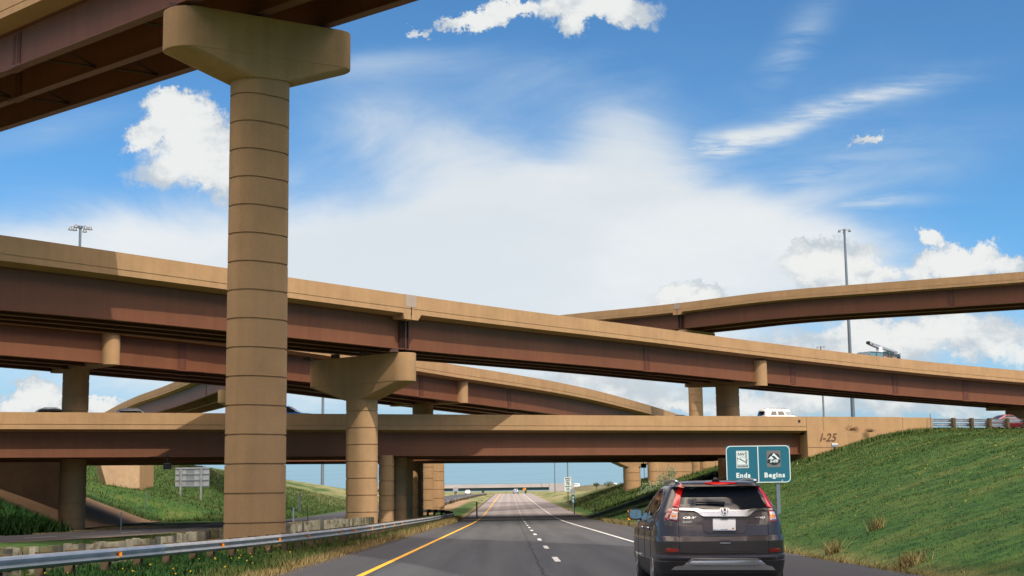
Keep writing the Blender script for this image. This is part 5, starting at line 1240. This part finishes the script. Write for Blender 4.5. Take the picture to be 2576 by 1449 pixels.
# --- generic smaller cars
TB = {
 'wagon': ([(.2, .1, 4.5, .82), (.5, 0, 4.62, .90), (.85, .04, 4.55, .90), (.98, .08, 4.3, .89), (1.03, .12, 3.6, .87), (1.08, .14, 3.3, .86), (1.3, .32, 2.95, .78), (1.5, .52, 2.55, .70), (1.58, .62, 2.35, .64), (1.63, .8, 2.0, .50), (1.655, 1.1, 1.7, .25)], 1.03, 1.49),
 'sedan': ([(.2, .1, 4.6, .80), (.5, 0, 4.7, .89), (.80, .03, 4.6, .89), (.92, .12, 4.2, .87), (.96, .35, 3.5, .85), (1.0, .62, 3.35, .84), (1.2, 1.15, 2.95, .76), (1.35, 1.5, 2.6, .66), (1.40, 1.68, 2.4, .58), (1.44, 1.95, 2.15, .35)], .98, 1.34),
 'boxy': ([(.3, .1, 4.5, .86), (.6, 0, 4.6, .93), (1.05, .02, 4.5, .93), (1.13, .04, 3.7, .92), (1.18, .05, 3.35, .90), (1.4, .10, 3.2, .84), (1.62, .16, 3.0, .78), (1.75, .22, 2.85, .73), (1.82, .30, 2.6, .66), (1.85, .5, 2.3, .5)], 1.18, 1.68)}
def car(kind, pos, rz, paint, label, group=None, wins=None, rail=None, glass='glass', h=1.0, wheels=True):
    rows, zb_, zt_ = TB[kind]; B = Slice([(z * h, a, b, w_) for z, a, b, w_ in rows], 3, 14)
    t = thing('car', label, 'car', pos, rz, group); d = Matrix.Rotation(rz, 3, 'Z') @ Vector((0, 2.3, 0)); t.location = Vector(pos) - d
    me = B.body(36, 10, 16).mesh(); autosmooth(me, 35); link('body', me, M[paint], t)
    zb_, zt_ = zb_ * h, zt_ * h
    def lim(z): yr, yf, w_ = B.g(z); return yr, yf
    for sd in (-1, 1):
        def f(y, z):
            x = B.side_x(y, z); return Vector((sd * x, y, z)), Vector((sd, 0, .25)).normalized()
        a0, a1 = lim(zb_ + .03)[0] + .28, lim(zb_ + .03)[1] - .12; b0, b1 = lim(zt_ - .03)[0] + .30, lim(zt_ - .03)[1] - .08
        if kind == 'boxy': a0 += .25; b0 += .28
        if kind != 'boxy': link('pillar_band', patch(poly_rows([(a0 + .01, zb_ + .02), (a1 - .01, zb_ + .02), (b1 - .01, zt_ - .025), (b0 + .01, zt_ - .025)], 6, 10, 'rows'), f, .003, .01), M['black'], t)
        cuts = wins or (0, .30, .63, 1.0)
        for k in range(len(cuts) - 1):
            g_ = .012 if kind != 'boxy' else .075
            l0, l1 = cuts[k], cuts[k + 1]; p0, p1 = a0 + (a1 - a0) * l0 + g_, a0 + (a1 - a0) * l1 - g_; q0, q1 = b0 + (b1 - b0) * l0 + g_, b0 + (b1 - b0) * l1 - g_
            tk = .06 if kind == 'boxy' else .03
            link('side_window', patch(poly_rows([(p0, zb_ + tk), (p1, zb_ + tk), (q1, zt_ - tk * 1.3), (q0, zt_ - tk * 1.3)], 5, 4, 'rows'), f, .006, .01), M[glass if (sd == 1 and k == len(cuts) - 2) else 'glass'], t)
        if rail: mb = MB(); zz = B.z[-1]; mb.tube([(sd * .55, lim(zt_)[0] + .3, zt_ + .06), (sd * .56, lim(zt_)[0] + .6, zz + .05), (sd * .56, lim(zt_)[1] - .5, zz + .04), (sd * .55, lim(zt_)[1] - .2, zt_ + .06)], .02, 5); link('roof_rail', mb.mesh(), M[rail], t)
        if wheels:
            for y in (.9, 3.6): wheel(t, sd * .90, y, .33, sd)
    for (nm, fy, yy, mt) in (('rear_window', 0, -1, 'glass'), ('windscreen', 1, 1, 'glass')):
        def f(x, z):
            yr, yf, w_ = B.g(z); hl = (yf - yr) / 2; r = min(abs(x) / w_, .999); return Vector((x, (yr + yf) / 2 + yy * hl * (1 - r ** 3) ** (1 / 14), z)), Vector((0, yy, .5)).normalized()
        w0, w1 = B.g(zb_ + .05)[2] * .80, B.g(zt_ - .04)[2] * .80; link(nm, patch(poly_rows([(-w0, zb_ + .05), (w0, zb_ + .05), (w1, zt_ - .04), (-w1, zt_ - .04)], 5, 6), f, .006, .01), M[mt], t)
        for sd in (-1, 1):
            zl = .82 * h
            link('tail_light' if yy < 0 else 'headlight', patch(poly_rows([(sd * .5, zl - .08), (sd * .78, zl - .08), (sd * .78, zl + .07), (sd * .5, zl + .07)] if sd > 0 else [(-.78, zl - .08), (-.5, zl - .08), (-.5, zl + .07), (-.78, zl + .07)], 2, 4), f, .008, .01), M['redlens' if yy < 0 else 'clearlens'], t)
    return t
def hw(px, u):
    lo, hi = -120, 120; f = lambda x: (lambda q: 1288 + F * (lambda l: l.x / -l.z)(CR.transposed() @ (q - Vector((0, 0, CAMZ)))))(iP(x, u, 8.2))
    for _ in range(50):
        m_ = (lo + hi) / 2
        if f(m_) < px: lo = m_
        else: hi = m_
    return iP(lo, u, ZI - .90)
M['cream'] = pmat('cream_paint', (.55, .50, .43), .3, .2, 0, coat=.6); M['whitecar'] = pmat('white_car_paint', (.78, .78, .76), .3, 0, 0, coat=.6)
M['bluecar'] = pmat('blue_car_paint', (.012, .14, .42), .3, .3, 0, coat=1); M['redcar'] = pmat('dark_red_car_paint', (.22, .012, .02), .25, .5, 0, coat=1)
M['silvercar'] = pmat('silver_blue_car_paint', (.30, .36, .42), .25, .6, 0, coat=1); M['darkcar'] = pmat('dark_car_paint', (.03, .04, .05), .25, .6, 0, coat=1)
rzI = math.atan2(dI.y, dI.x) - math.pi / 2
car('wagon', hw(150, 9.5), rzI, 'cream', 'cream SUV with roof rails at the far left of the low bridge', 'cars on the highway bridge', rail='silver', h=1.05)
car('wagon', hw(349, 9.5), rzI, 'whitecar', 'white crossover with dark windows in front of the distant arching flyover', 'cars on the highway bridge', rail='whitecar', h=1.05, wins=(0, .22, .55, 1.0))
car('wagon', hw(722, 4.0), rzI, 'bluecar', 'bright blue SUV on the low bridge, half hidden by the large column', 'cars on the highway bridge', h=1.12)
car('sedan', hw(1106, 9.0), rzI, 'silvercar', 'silver sedan roof just above the low bridge parapet, right of the second column', 'cars on the highway bridge', h=1.0)
car('sedan', hw(1711, 8), rzI, 'darkcar', 'dark car roof where the curved flyover meets the low bridge parapet', 'cars on the highway bridge', h=1.0)
car('boxy', hw(1966, 5), rzI, 'whitecar', 'boxy white SUV with three square side windows on the low bridge', 'cars on the highway bridge', rail='black', glass='glass_lt', h=1.0)
car('sedan', hw(2533, 5), rzI, 'redcar', 'dark red car behind the highway guardrail at the right edge', 'cars on the highway bridge', h=1.03)
yq = 462; car('wagon', (2.1 + float(roadx(yq)), yq, float(zr(yq)) + .01), 0, 'silvercar', 'small pale car far ahead in the right lane near the crest')
yq = 470; car('sedan', (float(osm(yq)) - 1.2, yq, float(ozf(yq)) + .02), math.pi, 'whitecar', 'tiny pale car on the opposite road under the distant overpass')
c = at(796, 1221, 300); car('sedan', (c.x, c.y, c.z - 1.2), math.pi / 2, 'darkcar', 'dark car roof on top of the far green hill, left of the hill light mast')
c = at(1446, 1219, 652); car('boxy', (c.x, c.y, c.z - 1.4), math.pi / 2, 'whitecar', 'white vehicle on the distant embankment just right of the speed limit sign')
c = at(1540, 1218, 655); car('boxy', (c.x, c.y, c.z - 1.4), math.pi / 2, 'whitecar', 'white vehicle on the distant embankment nearer the round pier')
# --- bucket truck on the main ramp
q, n, i = pA.at_px(2211, 7.0); pos = q + n * 7.0; pos.z -= .96; d = -Vector((n.y, -n.x, 0)); TS = 1.12; rzt = math.atan2(d.y, d.x) - math.pi / 2
t = thing('bucket_truck', 'white utility bucket truck with folded boom on the main flyover', 'truck', pos, rzt); t.scale = (TS, TS, TS); t['label'] = 'utility bucket truck with its folded boom, driving on the main flyover'
def tb(name, prof, hwid, mat, parent=t, x0=0, bev=.03):   # prof in (y,z)
    mb = MB(); n_ = len(prof); mb.add([(x0 - hwid, y, z) for y, z in prof] + [(x0 + hwid, y, z) for y, z in prof], [tuple(range(n_)), tuple(range(n_, 2 * n_))[::-1]] + [(k, (k + 1) % n_, n_ + (k + 1) % n_, n_ + k) for k in range(n_)])
    o = link(name, mb.mesh(), M[mat], parent); 
    if bev: bevel_mod(o, bev, 2)
    return o
tb('chassis', [(-2.9, .55), (3.9, .55), (3.9, .75), (-2.9, .75)], .45, 'black'); M['tealcab'] = pmat('dark_teal_cab', (.035, .085, .11), .4, .2, .05, 2, coat=.4)
cabb = tb('cab', [(.1, .6), (3.95, .6), (3.95, 1.15), (2.75, 1.28), (2.2, 1.85), (2.0, 1.98), (.25, 1.98), (.1, 1.85)], .92, 'tealcab', bev=.06)
for (pp) in ([(1.35, 1.3), (2.45, 1.3), (2.08, 1.82), (1.35, 1.84)], [(.3, 1.3), (1.2, 1.3), (1.2, 1.84), (.3, 1.84)]): tb('cab_window', pp, .935, 'glass_lt', cabb, bev=0)
for k in range(5): tb('roof_light', [(.5 + k * .33, 1.98), (.62 + k * .33, 1.98), (.6 + k * .33, 2.05), (.52 + k * .33, 2.05)], .05, 'amberlens', cabb, .3 * (k - 2), 0)
tb('tool_body', [(-3.0, .7), (0, .7), (0, 1.35), (-3.0, 1.35)], .95, 'whitecar')
tb('turret', [(-.35, 1.3), (.75, 1.3), (.45, 2.1), (.35, 2.55), (-.05, 2.55), (-.1, 2.1)], .22, 'whitecar', x0=-.35)
bo = tb('boom', [(1.75, 3.02), (-2.35, 2.18), (-2.35, 1.98), (-.3, 2.32), (.35, 2.36), (1.55, 2.68), (1.78, 2.82)], .18, 'signback', x0=-.35)
tb('boom_hinge', [(1.40, 2.76), (1.28, 2.86), (1.16, 2.76), (1.28, 2.66)], .20, 'dkred', bo, -.35, 0); tb('boom_tip', [(1.80, 3.04), (1.66, 3.02), (1.70, 2.75), (1.82, 2.8)], .2, 'black', bo, -.35, 0)
rk = tb('rack', [(-.5, 2.12), (-2.3, 1.82), (-2.3, 1.66), (-1.2, 1.84), (-.6, 1.98)], .75, 'tealcab')
for y in (-.75, -1.45, -2.35):
    for sd in (-1, 1): mb = MB(); mb.tube([(sd * .8, y, 1.3), (sd * .8, y, 2.02)], .035, 5); link('rack_post', mb.mesh(), M['pole'], rk)
tb('bucket', [(-1.55, 1.35), (-2.15, 1.35), (-2.2, 2.0), (-1.5, 2.0)], .35, 'conc_grey', x0=-.2)
tb('outrigger', [(-2.5, 1.95), (-2.65, 1.9), (-2.95, 1.1), (-2.8, 1.05)], .5, 'tealcab')
for sd in (-1, 1):
    for y in (2.9, -1.6): wheel(t, sd * .95, y, .42, sd)
